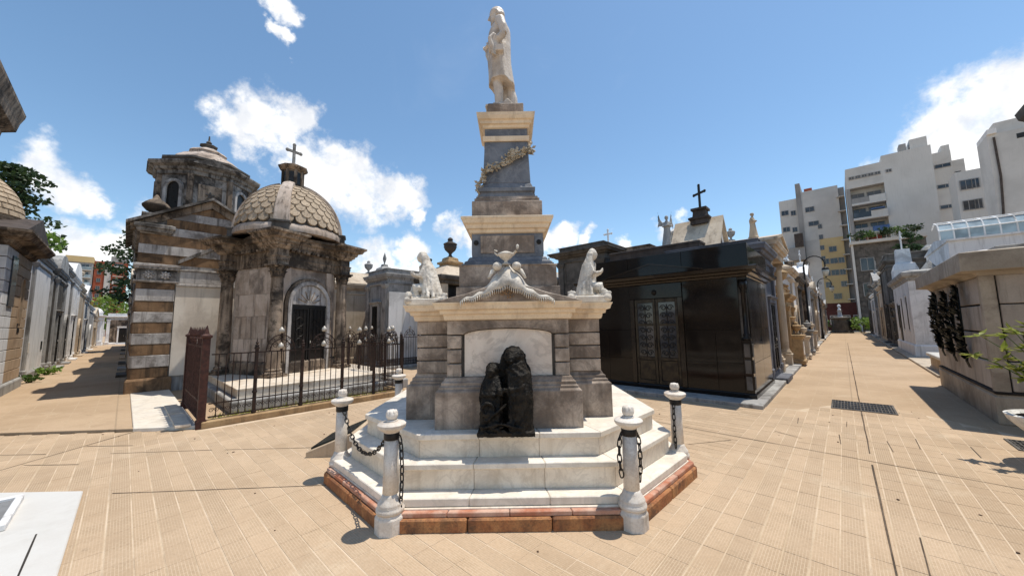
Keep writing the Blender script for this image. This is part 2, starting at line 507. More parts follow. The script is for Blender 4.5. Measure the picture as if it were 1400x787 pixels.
class MB:
    def __init__(s):
        s.v, s.f = [], []

    def add(s, vs, fs):
        o = len(s.v)
        s.v.extend([tuple(p) for p in vs])
        s.f.extend([tuple(i + o for i in q) for q in fs])
        return s

    def box(s, x0, x1, y0, y1, z0, z1):
        return s.add([(x0, y0, z0), (x1, y0, z0), (x1, y1, z0), (x0, y1, z0), (x0, y0, z1), (x1, y0, z1), (x1, y1, z1), (x0, y1, z1)],
                     [(0, 3, 2, 1), (4, 5, 6, 7), (0, 1, 5, 4), (1, 2, 6, 5), (2, 3, 7, 6), (3, 0, 4, 7)])

    def loft(s, rings, cap0=True, cap1=True, closed=True):
        n = len(rings[0])
        vs = [p for r in rings for p in r]
        fs = []
        for k in range(len(rings) - 1):
            for i in range(n if closed else n - 1):
                j = (i + 1) % n
                fs.append((k * n + i, k * n + j, (k + 1) * n + j, (k + 1) * n + i))
        if cap0:
            fs.append(tuple(range(n - 1, -1, -1)))
        if cap1:
            fs.append(tuple((len(rings) - 1) * n + i for i in range(n)))
        return s.add(vs, fs)

    def stack(s, poly, prof, cap0=True, cap1=True):
        """solid of a plan polygon swept up through (offset, z) pairs: plinths, mouldings, cornices"""
        return s.loft([[(x, y, z) for x, y in offs(poly, o)] for o, z in prof], cap0, cap1)

    def prism(s, poly, z0, z1):
        return s.stack(poly, [(0, z0), (0, z1)])

    def lathe(s, prof, n=24, cx=0, cy=0, cap0=True, cap1=True, ph=0.0, sx=1, sy=1):
        return s.loft([[(cx + sx * r * cos(ph + 2 * PI * i / n), cy + sy * r * sin(ph + 2 * PI * i / n), z) for i in range(n)] for r, z in prof], cap0, cap1)

    def tube(s, path, r, n=6, caps=True, flat=1.0):
        path = [Vector(p) for p in path]
        rs = r if isinstance(r, (list, tuple)) else [r] * len(path)
        rings = []
        up = Vector((0, 0, 1))
        for i, p in enumerate(path):
            a = path[max(0, i - 1)]
            b = path[min(len(path) - 1, i + 1)]
            d = (b - a)
            d = d.normalized() if d.length > 1e-9 else Vector((0, 0, 1))
            ref = up if abs(d.z) < 0.93 else Vector((1, 0, 0))
            x = d.cross(ref).normalized()
            y = x.cross(d).normalized()
            rings.append([tuple(p + (x * cos(2 * PI * k / n) + y * sin(2 * PI * k / n) * flat) * rs[i]) for k in range(n)])
        return s.loft(rings, caps, caps)

    def ell(s, c, r, n=12, m=8, rot=None):
        """ellipsoid"""
        c = Vector(c)
        vs = []
        for j in range(m + 1):
            a = -PI / 2 + PI * j / m
            a = max(-PI / 2 + .12, min(PI / 2 - .12, a))
            for i in range(n):
                q = Vector((r[0] * cos(a) * cos(2 * PI * i / n), r[1] * cos(a) * sin(2 * PI * i / n), r[2] * sin(a)))
                if rot:
                    q = rot @ q
                vs.append(tuple(c + q))
        fs = []
        for j in range(m):
            for i in range(n):
                k = (i + 1) % n
                fs.append((j * n + i, j * n + k, (j + 1) * n + k, (j + 1) * n + i))
        fs.append(tuple(range(n - 1, -1, -1)))
        fs.append(tuple(m * n + i for i in range(n)))
        return s.add(vs, fs)

    def extr(s, pts, axis, a0, a1):
        """polygon given in the plane across an axis ('x': points are (y,z); 'y': points are (x,z)), extruded a0..a1"""
        n = len(pts)
        if axis == 'x':
            r0 = [(a0, p[0], p[1]) for p in pts]
            r1 = [(a1, p[0], p[1]) for p in pts]
        else:
            r0 = [(p[0], a0, p[1]) for p in pts]
            r1 = [(p[0], a1, p[1]) for p in pts]
        return s.loft([r0, r1])

    def xf(s, M):
        s.v = [tuple(M @ Vector(p)) for p in s.v]
        return s

    def join(s, o):
        return s.add(o.v, o.f)

    def mesh(s, name):
        me = bpy.data.meshes.new(name)
        me.from_pydata(s.v, [], s.f)
        bm = bmesh.new()
        bm.from_mesh(me)
        bmesh.ops.recalc_face_normals(bm, faces=bm.faces)
        bm.to_mesh(me)
        bm.free()
        return me

    def build(s, name, mat, parent=None, loc=(0, 0, 0), rotz=0.0, smooth=False, bevel=0.0, seg=1, auto=None):
        me = s.mesh(name)
        if mat:
            me.materials.append(MATS[mat])
        if smooth:
            me.polygons.foreach_set('use_smooth', [True] * len(me.polygons))
            if auto:
                me.set_sharp_from_angle(angle=R(auto))
        o = bpy.data.objects.new(name, me)
        COL.objects.link(o)
        o.location = loc
        o.rotation_euler = (0, 0, rotz)
        if parent:
            o.parent = parent
        if bevel:
            bv = o.modifiers.new('bevel', 'BEVEL')
            bv.width = bevel
            bv.segments = seg
            bv.limit_method = 'ANGLE'
            bv.angle_limit = R(35)
        return o

    def sculpt(s, name, mat, parent=None, voxel=.012, smooth=3, loc=(0, 0, 0), rotz=0.0, disp=0.0, dscale=.08):
        """overlapping volumes fused into one continuous carved surface"""
        o = s.build(name, mat, parent, loc, rotz, True)
        rm = o.modifiers.new('fuse', 'REMESH')
        rm.mode = 'VOXEL'
        rm.voxel_size = voxel
        rm.use_smooth_shade = True
        if disp:
            tx = bpy.data.textures.get('chisel%g' % dscale) or bpy.data.textures.new('chisel%g' % dscale, 'CLOUDS')
            tx.noise_scale = dscale
            dm = o.modifiers.new('chisel', 'DISPLACE')
            dm.texture = tx
            dm.strength = disp
            dm.texture_coords = 'LOCAL'
        if smooth:
            sm = o.modifiers.new('soften', 'SMOOTH')
            sm.factor = .5
            sm.iterations = smooth
        return o


def box(x0, x1, y0, y1, z0, z1):
    return MB().box(x0, x1, y0, y1, z0, z1)


def tag(o, label=None, cat=None, group=None, kind=None):
    if label:
        o['label'] = label
    if cat:
        o['category'] = cat
    if group:
        o['group'] = group
    if kind:
        o['kind'] = kind
    return o


def thing(name, label, cat, loc=(0, 0, 0), rotz=0.0, group=None):
    o = bpy.data.objects.new(name, None)
    o.empty_display_size = .2
    COL.objects.link(o)
    o.location = loc
    o.rotation_euler = (0, 0, rotz)
    return tag(o, label, cat, group)


def inst(src, parent, loc, rot=(0, 0, 0), scale=(1, 1, 1)):
    c = src.copy()
    COL.objects.link(c)
    c.parent = parent
    c.location = loc
    c.rotation_euler = rot
    c.scale = scale
    return c


def spiral(c, r0, r1, turns, ph, plane='xz', n=18, s=1):
    out = []
    for i in range(n + 1):
        t = i / n
        a = ph + s * turns * 2 * PI * t
        r = r0 + (r1 - r0) * t
        if plane == 'xz':
            out.append((c[0] + r * cos(a), c[1], c[2] + r * sin(a)))
        else:
            out.append((c[0], c[1] + r * cos(a), c[2] + r * sin(a)))
    return out


# ---------------------------------------------------------------- architectural pieces in local axes (front faces -y)
def arch_pts(w, z0, z1, n=10):
    """opening outline in (x,z): rectangle with a round head, total height z1"""
    r = w / 2
    zc = z1 - r
    return [(-r, z0), (r, z0)] + [(r * cos(a), zc + r * sin(a)) for a in [PI * i / n for i in range(n + 1)]]


def arch_band(w, t, z0, z1, y0, y1, n=12, legs=True):
    """moulded surround of a round-headed opening"""
    mb = MB()
    r = w / 2
    zc = z1 - r
    ins = ([(r, z0)] if legs else []) + [(r * cos(a), zc + r * sin(a)) for a in [PI * i / n for i in range(n + 1)]] + ([(-r, z0)] if legs else [])
    R2 = r + t
    out = ([(R2, z0)] if legs else []) + [(R2 * cos(a), zc + R2 * sin(a)) for a in [PI * i / n for i in range(n + 1)]] + ([(-R2, z0)] if legs else [])
    k = len(ins)
    rings = []
    for i in range(k):
        rings.append([(ins[i][0], y0, ins[i][1]), (out[i][0], y0, out[i][1]), (out[i][0], y1, out[i][1]), (ins[i][0], y1, ins[i][1])])
    mb.loft(rings)
    return mb


def column(parent, x, y, z0, z1, r, mat, cap='leafy', flutes=0):
    """base, tapered shaft and capital of one column"""
    b = MB()
    b.box(x - r * 1.45, x + r * 1.45, y - r * 1.45, y + r * 1.45, z0, z0 + r * .45)
    b.lathe([(r * 1.4, z0 + r * .45), (r * 1.45, z0 + r * .65), (r * 1.3, z0 + r * .85), (r * 1.12, z0 + r * .95), (r * 1.25, z0 + r * 1.15), (r * 1.05, z0 + r * 1.35)], 20, x, y)
    col = b.build('column_base', mat, parent, smooth=True, auto=35)
    ch = r * 2.1
    s = MB().lathe([(r, z0 + r * 1.3), (r * 1.0, z0 + (z1 - z0) * .35), (r * .86, z1 - ch)], 20, x, y)
    s.build('column_shaft', mat, parent, smooth=True, auto=35)
    c = MB()
    zc = z1 - ch
    c.lathe([(r * .98, zc), (r * .98, zc + r * .12), (r * .86, zc + r * .14), (r * .9, zc + ch * .5), (r * 1.25, zc + ch * .86)], 16, x, y)
    if cap == 'leafy':
        for tier, (zz, rr, hh) in enumerate(((zc + ch * .1, r * .92, ch * .42), (zc + ch * .38, r * 1.0, ch * .45))):
            for k in range(8):
                a = 2 * PI * (k + tier * .5) / 8
                dx, dy = cos(a), sin(a)
                w = r * .33
                tx, ty = -dy, dx
                pts = []
                for q, (ro, zo, ww) in enumerate(((0, 0, 1), (.1, .5, 1.1), (.3, .9, .8), (.45, .82, .35))):
                    cx_, cy_ = x + dx * (rr + r * ro), y + dy * (rr + r * ro)
                    pts.append([(cx_ + tx * w * ww, cy_ + ty * w * ww, zz + hh * zo), (cx_ - tx * w * ww, cy_ - ty * w * ww, zz + hh * zo),
                                (cx_ - tx * w * ww - dx * r * .15, cy_ - ty * w * ww - dy * r * .15, zz + hh * zo - .01), (cx_ + tx * w * ww - dx * r * .15, cy_ + ty * w * ww - dy * r * .15, zz + hh * zo - .01)])
                c.loft(pts)
        for k in range(4):
            a = PI / 4 + k * PI / 2
            c.tube(spiral((0, 0, 0), r * .28, r * .06, 1.2, -PI / 2, 'xz', 10), r * .11, 5) if False else None
            c.ell((x + cos(a) * r * 1.45, y + sin(a) * r * 1.45, z1 - ch * .16), (r * .28, r * .28, r * .26), 8, 5)
    c.box(x - r * 1.4, x + r * 1.4, y - r * 1.4, y + r * 1.4, z1 - ch * .13, z1)
    c.build('capital', mat, parent, smooth=True, auto=40)


def cross(parent, x, y, z, h, mat, t=None, name='cross', rot=0.0):
    t = t or h * .09
    b = MB()
    b.box(-t, t, -t * .7, t * .7, 0, h)
    b.box(-h * .3, -t - .0005, -t * .68, t * .68, h * .60, h * .60 + 2 * t)
    b.box(t + .0005, h * .3, -t * .68, t * .68, h * .60, h * .60 + 2 * t)
    for sx in (-1, 1):
        b.ell((sx * h * .3, 0, h * .60 + t), (t * 1.5, t * .9, t * 1.5), 8, 6)
    b.ell((0, 0, h), (t * 1.5, t * .9, t * 1.5), 8, 6)
    return b.build(name, mat, parent, (x, y, z), rot, bevel=t * .2)


def urn(parent, x, y, z, h, mat, name='urn'):
    p = [(.20, 0), (.20, .06), (.10, .10), (.06, .2), (.09, .26), (.24, .40), (.30, .55), (.28, .62), (.32, .66), (.30, .70), (.14, .78), (.10, .84), (.13, .88), (.10, .95), (.02, 1.0)]
    return MB().lathe([(r * h, zz * h) for r, zz in p], 18).build(name, mat, parent, (x, y, z), smooth=True, auto=40)


def gable(x0, x1, y0, y1, z0, zr):
    """gabled roof, ridge along y"""
    xm = (x0 + x1) / 2
    return MB().extr([(x0, z0), (x1, z0), (xm, zr)], 'y', y0, y1)


def panel_door(parent, w, h, y, z0, kind='iron', arched=False, leafs=2, x=0.0):
    """double door with raised panels and a grille"""
    d = MB()
    if arched:
        d.extr([(px + x, pz) for px, pz in arch_pts(w, z0, z0 + h)], 'y', y, y + .05)
    else:
        d.box(x - w / 2, x + w / 2, y, y + .05, z0, z0 + h)
    door = d.build('door', 'door_dark' if kind == 'iron' else 'door_bronze', parent)
    lw = w / leafs
    hb = h - (w / 2 if arched else 0)
    for k in range(leafs):
        xa = x - w / 2 + k * lw + .02
        xb = xa + lw - .04
        f = MB()
        f.box(xa, xa + .04, y - .025, y - .002, z0 + .02, z0 + hb - .02)
        f.box(xb - .04, xb, y - .025, y - .002, z0 + .02, z0 + hb - .02)
        for zz in (z0 + .02, z0 + hb * .32, z0 + hb * .36, z0 + hb - .06):
            f.box(xa + .0405, xb - .0405, y - .024, y - .002, zz, zz + .04)
        f.build('leaf_frame', 'door_bronze' if kind != 'iron' else 'iron_black', door)
        g = MB()
        nb = 4
        for i in range(1, nb):
            xx = xa + .04 + (xb - xa - .08) * i / nb
            g.box(xx - .006, xx + .006, y - .018, y - .004, z0 + hb * .36 + .042, z0 + hb - .062)
        for i in range(3):
            zc = z0 + hb * (.45 + .16 * i)
            g.tube(spiral(((xa + xb) / 2, y - .02, zc), lw * .22, lw * .22, 1, 0, 'xz', 12), .006, 4)
        g.build('grille', 'iron_black', door)
    MB().ell((x + .05, y - .04, z0 + h * .45), (.015, .02, .04)).build('handle', 'iron_orb', door)
    return door

# ================================================================ GROUND AND PAVING
gm = MB()
S = 400.0
N = 16
for i in range(N):
    for j in range(N):
        x0, y0 = -S + 2 * S * i / N, -S + 2 * S * j / N
        gm.add([(x0, y0, 0), (x0 + 2 * S / N, y0, 0), (x0 + 2 * S / N, y0 + 2 * S / N, 0), (x0, y0 + 2 * S / N, 0)], [(0, 1, 2, 3)])
ground = tag(gm.build('ground', 'paving_far'), kind='structure', label='tan cement paving of the plaza and the wide street')


def gpoly(pts):
    return [tuple(G(u, v).xy) for u, v in pts]


# monument plinth outlines (needed to keep the tiles clear of it)
MX, MY = -0.05, 5.17
KERB = octa(2.06, 1.06)


def in_poly(p, poly):
    c = False
    n = len(poly)
    for i in range(n):
        a, b = poly[i], poly[i - 1]
        if (a[1] > p[1]) != (b[1] > p[1]) and p[0] < (b[0] - a[0]) * (p[1] - a[1]) / (b[1] - a[1]) + a[0]:
            c = not c
    return c


ZONE = [(-7.6, 1.2), (7.2, 1.2), (7.2, 7.6), (5.4, 7.0), (2.6, 8.6), (-2.7, 9.0), (-5.45, 6.2), (-10.0, 6.05)]
SLABP = [(-4.57, 3.96), (-8.5, 3.93), (-8.5, 1.2), (-1.64, 1.2)]
kerb_w = [(x + MX, y + MY) for x, y in offs(KERB, -.25)]
slab_w = offs(SLABP, -.25)
tiles = []
T = .31
for i in range(-30, 60):
    for j in range(-30, 60):
        u, v = (i + .5) * T, (j + .5) * T
        p = G(u, v)
        if not in_poly(p.xy, ZONE) or in_poly(p.xy, kerb_w) or in_poly(p.xy, slab_w):
            continue
        d = (p - Vector((0, 0, CAMH)))
        w = d.dot(CF)
        if w < .3:
            continue
        px, py = 700 + 487 * d.dot(CR) / w, 393.5 - 487 * d.dot(CU) / w
        if px < -60 or px > 1460 or py > 850:
            continue
        tiles.append((d.length, u, v, 'b' if v < 1.24 and u > 2.0 or v < 0 else 'a'))
tiles.sort()
mort = MB()
mort.add([(x, y, .0094) for x, y in ZONE], [tuple(range(len(ZONE)))])
tag(mort.build('mortar_bed', 'mortar', ground))


def tile_mesh(mb, cx, cy, rot, dz=0.0, tx=0.0, ty=0.0):
    h = T / 2
    g = .004
    c, s_ = cos(rot), sin(rot)
    for xa, xb in ((-h + g, -g), (g, h - g)):
        vs = []
        for z in (0.0, 1.0):
            for x, y in ((xa, -h + g * .25), (xb, -h + g * .25), (xb, h - g * .25), (xa, h - g * .25)):
                k = .0015 if z else 0
                x2 = x + (k if x == xa else -k)
                y2 = y + (k if y < 0 else -k)
                zz = .002 + z * (.0085 + dz + tx * x + ty * y)
                vs.append((cx + c * x2 - s_ * y2, cy + s_ * x2 + c * y2, zz))
        mb.add(vs, [(4, 5, 6, 7), (0, 1, 5, 4), (1, 2, 6, 5), (2, 3, 7, 6), (3, 0, 4, 7)])


variants = []
for k in range(5):
    mb = MB()
    tile_mesh(mb, 0, 0, 0, random.uniform(-.001, .001), random.uniform(-.004, .004), random.uniform(-.004, .004))
    me = mb.mesh('paving_tile')
    me.materials.append(MATS['paving_tile'])
    variants.append(me)
for n, (d, u, v, o) in enumerate(tiles[:300]):
    ob = bpy.data.objects.new('paving_tile', variants[n % 5])
    COL.objects.link(ob)
    p = G(u, v)
    ob.location = (p.x, p.y, .001)
    ob.rotation_euler = (0, 0, GA + (0 if o == 'a' else PI / 2))
    ob.parent = ground
for ori in ('a', 'b'):
    mb = MB()
    for d, u, v, o in tiles[300:]:
        if o == ori:
            x, y = (u, v) if ori == 'a' else (v, -u)
            tile_mesh(mb, x, y, 0, random.uniform(-.001, .001))
    tag(mb.build('paving_tiles', 'paving_tile', ground, (0, 0, .001), GA + (0 if ori == 'a' else PI / 2)), kind='stuff')


def strip(pts, w, z, name, mat, parent, wob=0.0):
    """thin sheet following a line on the ground"""
    mb = MB()
    P = []
    for k in range(len(pts) - 1):
        a, b = Vector(pts[k]), Vector(pts[k + 1])
        n = max(1, int((b - a).length / .35))
        for i in range(n + (k == len(pts) - 2)):
            q = a + (b - a) * (i / n)
            P.append(q + Vector((random.uniform(-wob, wob), random.uniform(-wob, wob))))
    L, Rr = [], []
    for i, p in enumerate(P):
        d = (P[min(i + 1, len(P) - 1)] - P[max(0, i - 1)]).normalized()
        n = Vector((-d.y, d.x)) * (w / 2 * random.uniform(.7, 1.25))
        L.append((p.x + n.x, p.y + n.y, z))
        Rr.append((p.x - n.x, p.y - n.y, z))
    k = len(P)
    mb.add(L + Rr, [(i, i + 1, k + i + 1, k + i) for i in range(k - 1)])
    return mb.build(name, mat, parent)


def gl(*uv):
    return [tuple(G(u, v).xy) for u, v in uv]


ZT = .0155
JW = .011
strip(gl((1.8, -.13), (6.02, -.11)), .016, ZT, 'expansion_joint', 'crack', ground, .002)
strip(gl((6.5, -.11), (36, -.10)), .017, ZT, 'expansion_joint', 'crack', ground, .003)
strip(gl((6.3, 2.6), (6.08, -1.6), (6.0, -3.2)), JW, ZT, 'expansion_joint', 'crack', ground, .004)
for a, b in (((8.06, .71), (7.62, .69)), ((8.26, .09), (7.87, .1)), ((7.27, .18), (6.74, .16)), ((7.29, -.31), (6.75, -.33)), ((7.67, -.61), (7.12, -.60)), ((7.64, -1.09), (7.13, -1.09)), ((6.9, .91), (6.7, .57)), ((4.29, -.30), (3.6, -.28))):
    strip(gl(a, b), JW * .9, ZT, 'expansion_joint', 'crack', ground, .002)
for a, b in (((-7.6, 4.05), (-6.38, 4.61)), ((-6.38, 4.61), (-5.9, 5.6)), ((-5.9, 5.6), (-6.44, 6.2))):
    pass
strip([(-7.2, 4.2), (-6.38, 4.61), (-6.42, 6.22)], .016, ZT, 'expansion_joint', 'crack', ground, .004)
for a, b in (((-6.31, 4.77), (-5.59, 4.77)), ((-6.35, 5.49), (-5.66, 5.49)), ((-5.63, 5.16), (-4.28, 5.24)), ((-7.9, 5.17), (-6.54, 5.17)), ((-4.23, 3.93), (-1.93, 4.05)), ((-4.1, 5.24), (-2.9, 5.27)), ((2.4, 5.15), (3.1, 5.3))):
    strip([a, b], JW, ZT, 'expansion_joint', 'crack', ground, .003)
# fallen bits: small stones and leaves on the paving
lit = MB()
for k in range(70):
    x, y = random.uniform(-7, 7), random.uniform(2.5, 9)
    if in_poly((x - MX, y - MY), offs(KERB, .1)) or in_poly((x, y), SLABP):
        continue
    r = random.uniform(.004, .013)
    lit.ell((x, y, .012 + r * .4), (r * random.uniform(.8, 1.8), r, r * .5), 6, 4, Matrix.Rotation(random.uniform(0, 6), 3, 'Z'))
tag(lit.build('litter', 'wood_brown'), 'scattered small leaves and grit on the tan paving', 'litter', kind='stuff')

# narrow alley on the left, one low step above the plaza
al = [(-9.9, 6.10), (-6.47, 6.28)]
alp = [Vector((-10.6, 6.02)), Vector((-6.47, 6.28)), G(.20, 9.2).xy, G(.20, 72).xy, G(-3.0, 72).xy, G(-3.0, 10.6).xy]
alp = [tuple(p) for p in alp]
tag(MB().stack(alp, [(0, 0), (0, .045), (-.008, .052)]).build('alley_pavement', 'paving_far'), kind='structure', label='pale paving of the narrow alley behind a low kerb')
strip([(-10.6, 6.005), (-6.47, 6.265)], .02, ZT, 'expansion_joint', 'crack', ground, .002)
# marble landing beside the iron gate
lp = [tuple(G(.205, 8.98).xy), tuple(G(.96, 8.33).xy), tuple(G(.96, 14.0).xy), tuple(G(.205, 14.0).xy)]
land = tag(MB().stack(lp, [(0, 0), (0, .055), (-.01, .065)]).build('marble_landing', 'marble_white'), kind='structure', label='white marble landing beside the rusty iron gate')
# raised strip round the black mausoleum and along the row behind it
kp = gpoly([(8.40, 6.5), (8.40, 1.26), (70, 1.26), (70, 1.62), (8.95, 1.62), (8.95, 6.5)])
tag(MB().stack(kp, [(0, 0), (0, .075), (-.015, .09)]).build('kerb', 'plaster_grey'), kind='structure', label='low stone kerb in front of the tombs along the street')
kp = gpoly([(15.9, -2.6), (70, -2.6), (70, -2.02), (15.9, -1.86)])
tag(MB().stack(kp, [(0, 0), (0, .06), (-.01, .07)]).build('kerb', 'block_trim'), kind='structure', label='narrow kerb under the tombs with cast shadows')


def grate(label, u0, u1, v0, v1, nb):
    t = thing('drain_grate', label, 'grate', G((u0 + u1) / 2, (v0 + v1) / 2), GA, None)
    w, d = u1 - u0, v1 - v0
    MB().box(-w / 2 + .03, w / 2 - .03, -d / 2 + .03, d / 2 - .03, .002, .0145).build('pit_shade_plate', 'iron_black', t)  # dark plate painted as the shade of a pit; the paving is uncut
    f = MB()
    f.box(-w / 2, w / 2, -d / 2, -d / 2 + .03, .003, .026).box(-w / 2, w / 2, d / 2 - .03, d / 2, .003, .026)
    f.box(-w / 2, -w / 2 + .03, -d / 2 + .0305, d / 2 - .0305, .003, .025).box(w / 2 - .03, w / 2, -d / 2 + .0305, d / 2 - .0305, .003, .025)
    f.build('frame', 'stone_dark', t)
    b = MB().box(-w / 2 + .03, w / 2 - .03, -.006, .006, .015, .022).build('bar', 'stone_dark', t)
    n = nb
    for k in range(n):
        y = -d / 2 + .03 + (d - .06) * (k + .5) / n
        if k == 0:
            b.location = (0, y, 0)
        else:
            inst(b, t, (0, y, 0))
    for k in (-1, 0, 1):
        MB().box(k * w * .24 - .012, k * w * .24 + .012, -d / 2 + .031, d / 2 - .031, .0151, .0235).build('cross_bar', 'stone_dark', t)


grate('iron drain grate let into the middle of the wide street', 9.33, 10.27, -.58, .31, 18)
grate('smaller iron drain grate beside the white bowl planter', 7.8, 8.4, -2.1, -1.5, 12)

# white grave slab at the plaza's edge
t = thing('grave_slab', 'white stone grave slab with a raised frame lying flush with the paving', 'grave slab', (-4.57, 3.96, 0))
sp = [(0, 0), (-4.4, -.03), (-4.4, -2.7), (2.87, -2.7)]
MB().stack(sp[::-1] if False else [(0, 0), (-4.4, -.03), (-4.4, -2.7), (2.87, -2.7)], [(0, .002), (0, .026), (-.008, .033)]).build('slab', 'slab_white', t)


def gloc(u, v, z=0):
    p = G(u, v)
    return (p.x + 4.57, p.y - 3.96, z)


a, b2 = gloc(-.39, 5.08), gloc(-.39, 3.4)
strip([a[:2], b2[:2]], .012, .0345, 'groove', 'joint_dark', t, .0)
fr = MB()
fr.box(-1.0, 0, -.05, 0, 0, .055).box(-1.0, 0, -.85, -.80, 0, .055).box(-.05, 0, -.7995, -.0505, 0, .054)
fr.build('hatch_frame', 'plaster_white', t, gloc(-.58, 6.22, .033), GA, bevel=.008)
MB().box(-1.0, -.0505, -.799, -.0505, 0, .03).build('hatch_lid', 'lead', t, gloc(-.58, 6.22, .033), GA)

# ================================================================ THE MONUMENT
mon = thing('monument', 'tall stepped marble monument with pediment and narrow shaft in the middle of the plaza', 'monument', (MX, MY, 0))


def ring_blocks(poly, inner, z0, z1, per, name, mat, parent, gap=.004, bevel=.008):
    n = len(poly)
    inn = offs(poly, -inner)
    for i in range(n):
        a, b = Vector(poly[i]), Vector(poly[(i + 1) % n])
        c, d = Vector(inn[i]), Vector(inn[(i + 1) % n])
        k = per[i % len(per)]
        for q in range(k):
            t0, t1 = q / k, (q + 1) / k
            g = gap / (b - a).length
            p = [a.lerp(b, t0 + g), a.lerp(b, t1 - g), c.lerp(d, t1 - g), c.lerp(d, t0 + g)]
            MB().prism([tuple(x) for x in p], z0, z1).build(name, mat, parent, bevel=bevel)


ring_blocks(KERB, .22, 0, .118, (3, 2), 'kerb_stone', 'red_kerb', mon, .004, .012)
ring_blocks(offs(KERB, -.028), .17, .118, .158, (4, 3), 'rim_stone', 'red_rim', mon, .003, .006)
MB().stack(octa(1.99, 1.03), [(-.005, 0), (-.005, .166), (-.012, .171)]).build('base_slab', 'marble_step', mon)


def step(half, f, z0, z1, nose, name_r=True):
    pl = octa(half, f)
    if z1 - nose > z0 + .01:
        ring_blocks(offs(pl, -.028), .3, z0, z1 - nose, (3, 1), 'riser', 'marble_step', mon, .0015, .003)
    ring_blocks(pl, .42, z1 - nose + .0005, z1, (3, 1), 'tread', 'marble_white', mon, .0015, .007)
    MB().stack(offs(pl, -.40), [(0, z0), (0, z1 - .004)]).build('step_core', 'marble_step', mon)


step(1.965, 1.04, .171, .24, .069)
step(1.83, .97, .24, .47, .052)
step(1.70, .86, .47, .69, .055)


def cross_plan(wx, wy, b, f):
    return [(-b, -f), (b, -f), (b, -wy), (wx, -wy), (wx, wy), (b, wy), (b, f), (-b, f), (-b, wy), (-wx, wy), (-wx, -wy), (-b, -wy)]


Z3 = .69
for nm, wx0, wx1, y0, y1 in (('bay', -.73, .73, -1.56, -1.17),):
    pass
# plinth: front bay, back bay and the body behind
prof = [(0, 0), (0, .355), (-.012, .37), (-.03, .375), (-.03, .40), (-.05, .41), (-.05, .44), (-.07, .45), (-.085, .485)]
MB().stack(rect(-.73, .73, -1.56, -1.165), [(o, Z3 + z) for o, z in prof]).build('bay_plinth', 'marble_grey', mon, bevel=.004)
MB().stack(rect(-.73, .73, 1.165, 1.56), [(o, Z3 + z) for o, z in prof]).build('bay_plinth', 'marble_grey', mon, bevel=.004)
MB().stack(rect(-1.13, 1.13, -1.163, 1.163), [(o, Z3 + z) for o, z in prof]).build('wing_plinth', 'marble_grey', mon, bevel=.004)
# core and rusticated courses
ZB, ZC = Z3 + .485, 1.755
MB().box(-1.0, 1.0, -1.07, 1.07, ZB, ZC).build('core', 'stone_dark', mon)
MB().box(-.61, .61, -1.38, 1.38, ZB, ZC).build('core', 'stone_dark', mon)
nc = 4
hc = (ZC - ZB) / nc
for sx in (-1, 1):
    for k in range(nc):
        z0, z1 = ZB + k * hc, ZB + (k + 1) * hc - (.012 if k < nc - 1 else .0)
        xa, xb = sorted((sx * .64, sx * 1.035))
        MB().box(xa, xb, -1.095, 1.095, z0, z1).build('pier_block', 'marble_grey', mon, bevel=.006)
    for k in range(3):
        z0, z1 = ZB + k * hc, ZB + (k + 1) * hc - .012
        xa, xb = sorted((sx * .485, sx * .632))
        for yy in (-1.44, 1.28):
            MB().box(xa, xb, yy, yy + .16, z0, z1).build('pier_block', 'marble_grey', mon, bevel=.006)
# frieze of the bay with the shallow arch, and the pale panel beneath it
zf = ZB + 3 * hc
arc = [(.46 * cos(a), zf - .005 + .065 * sin(a)) for a in [PI * i / 14 for i in range(15)]]
for s_, yy in ((1, -1.44), (1, 1.28)):
    pts = [(.632, zf), (.632, ZC), (-.632, ZC), (-.632, zf), (-.4605, zf)] + arc[::-1][1:-1] + [(.4605, zf)]
    MB().extr(pts, 'y', yy, yy + .16).build('frieze', 'marble_grey', mon, bevel=.004)
    pp = [(-.455, ZB + .004), (.455, ZB + .004), (.455, zf - .008)] + [(.455 * cos(a), zf - .008 + .06 * sin(a)) for a in [PI * i / 14 for i in range(1, 14)]] + [(-.455, zf - .008)]
    MB().extr(pp, 'y', yy + .035, yy + .16).build('panel', 'panel_marble', mon)
# main cornice: wings and the projecting bay
cpf = [(0, 0), (.022, .006), (.03, .03), (.035, .06), (.062, .066), (.068, .10), (.078, .104), (.105, .112), (.115, .15), (.128, .172), (.128, .182)]
MB().stack(rect(-1.035, 1.035, -1.095, 1.095), [(o, ZC + z) for o, z in cpf]).build('wing_cornice', 'marble_cream', mon)
MB().stack(rect(-.632, .632, -1.442, 1.442), [(o, ZC + z + .001) for o, z in cpf]).build('bay_cornice', 'marble_cream', mon)
ZT2 = ZC + .184
# pediment over the bay
for s_ in (-1, 1):
    y0, y1 = (-1.565, -.72) if s_ < 0 else (.72, 1.565)
    pts = [(-.755, ZT2), (.755, ZT2), (.70, ZT2 + .02), (.42, ZT2 + .085), (.2, ZT2 + .155), (0, ZT2 + .205), (-.2, ZT2 + .155), (-.42, ZT2 + .085), (-.70, ZT2 + .02)]
    MB().extr(pts, 'y', y0, y1).build('pediment', 'marble_grey', mon, bevel=.006)
    if s_ < 0:
        fl = MB()
        for k in range(40):                                   # carved spray of leaves in the tympanum
            a = random.uniform(0, 2 * PI)
            r = random.uniform(.01, .11)
            x, z = r * 1.5 * cos(a), ZT2 + .09 + r * .55 * sin(a)
            fl.ell((x, y0 - .004, z), (.016, .010, .007), 6, 4, Matrix.Rotation(a, 3, 'Y'))
        fl.build('carved_leaves', 'banded_brown', mon)
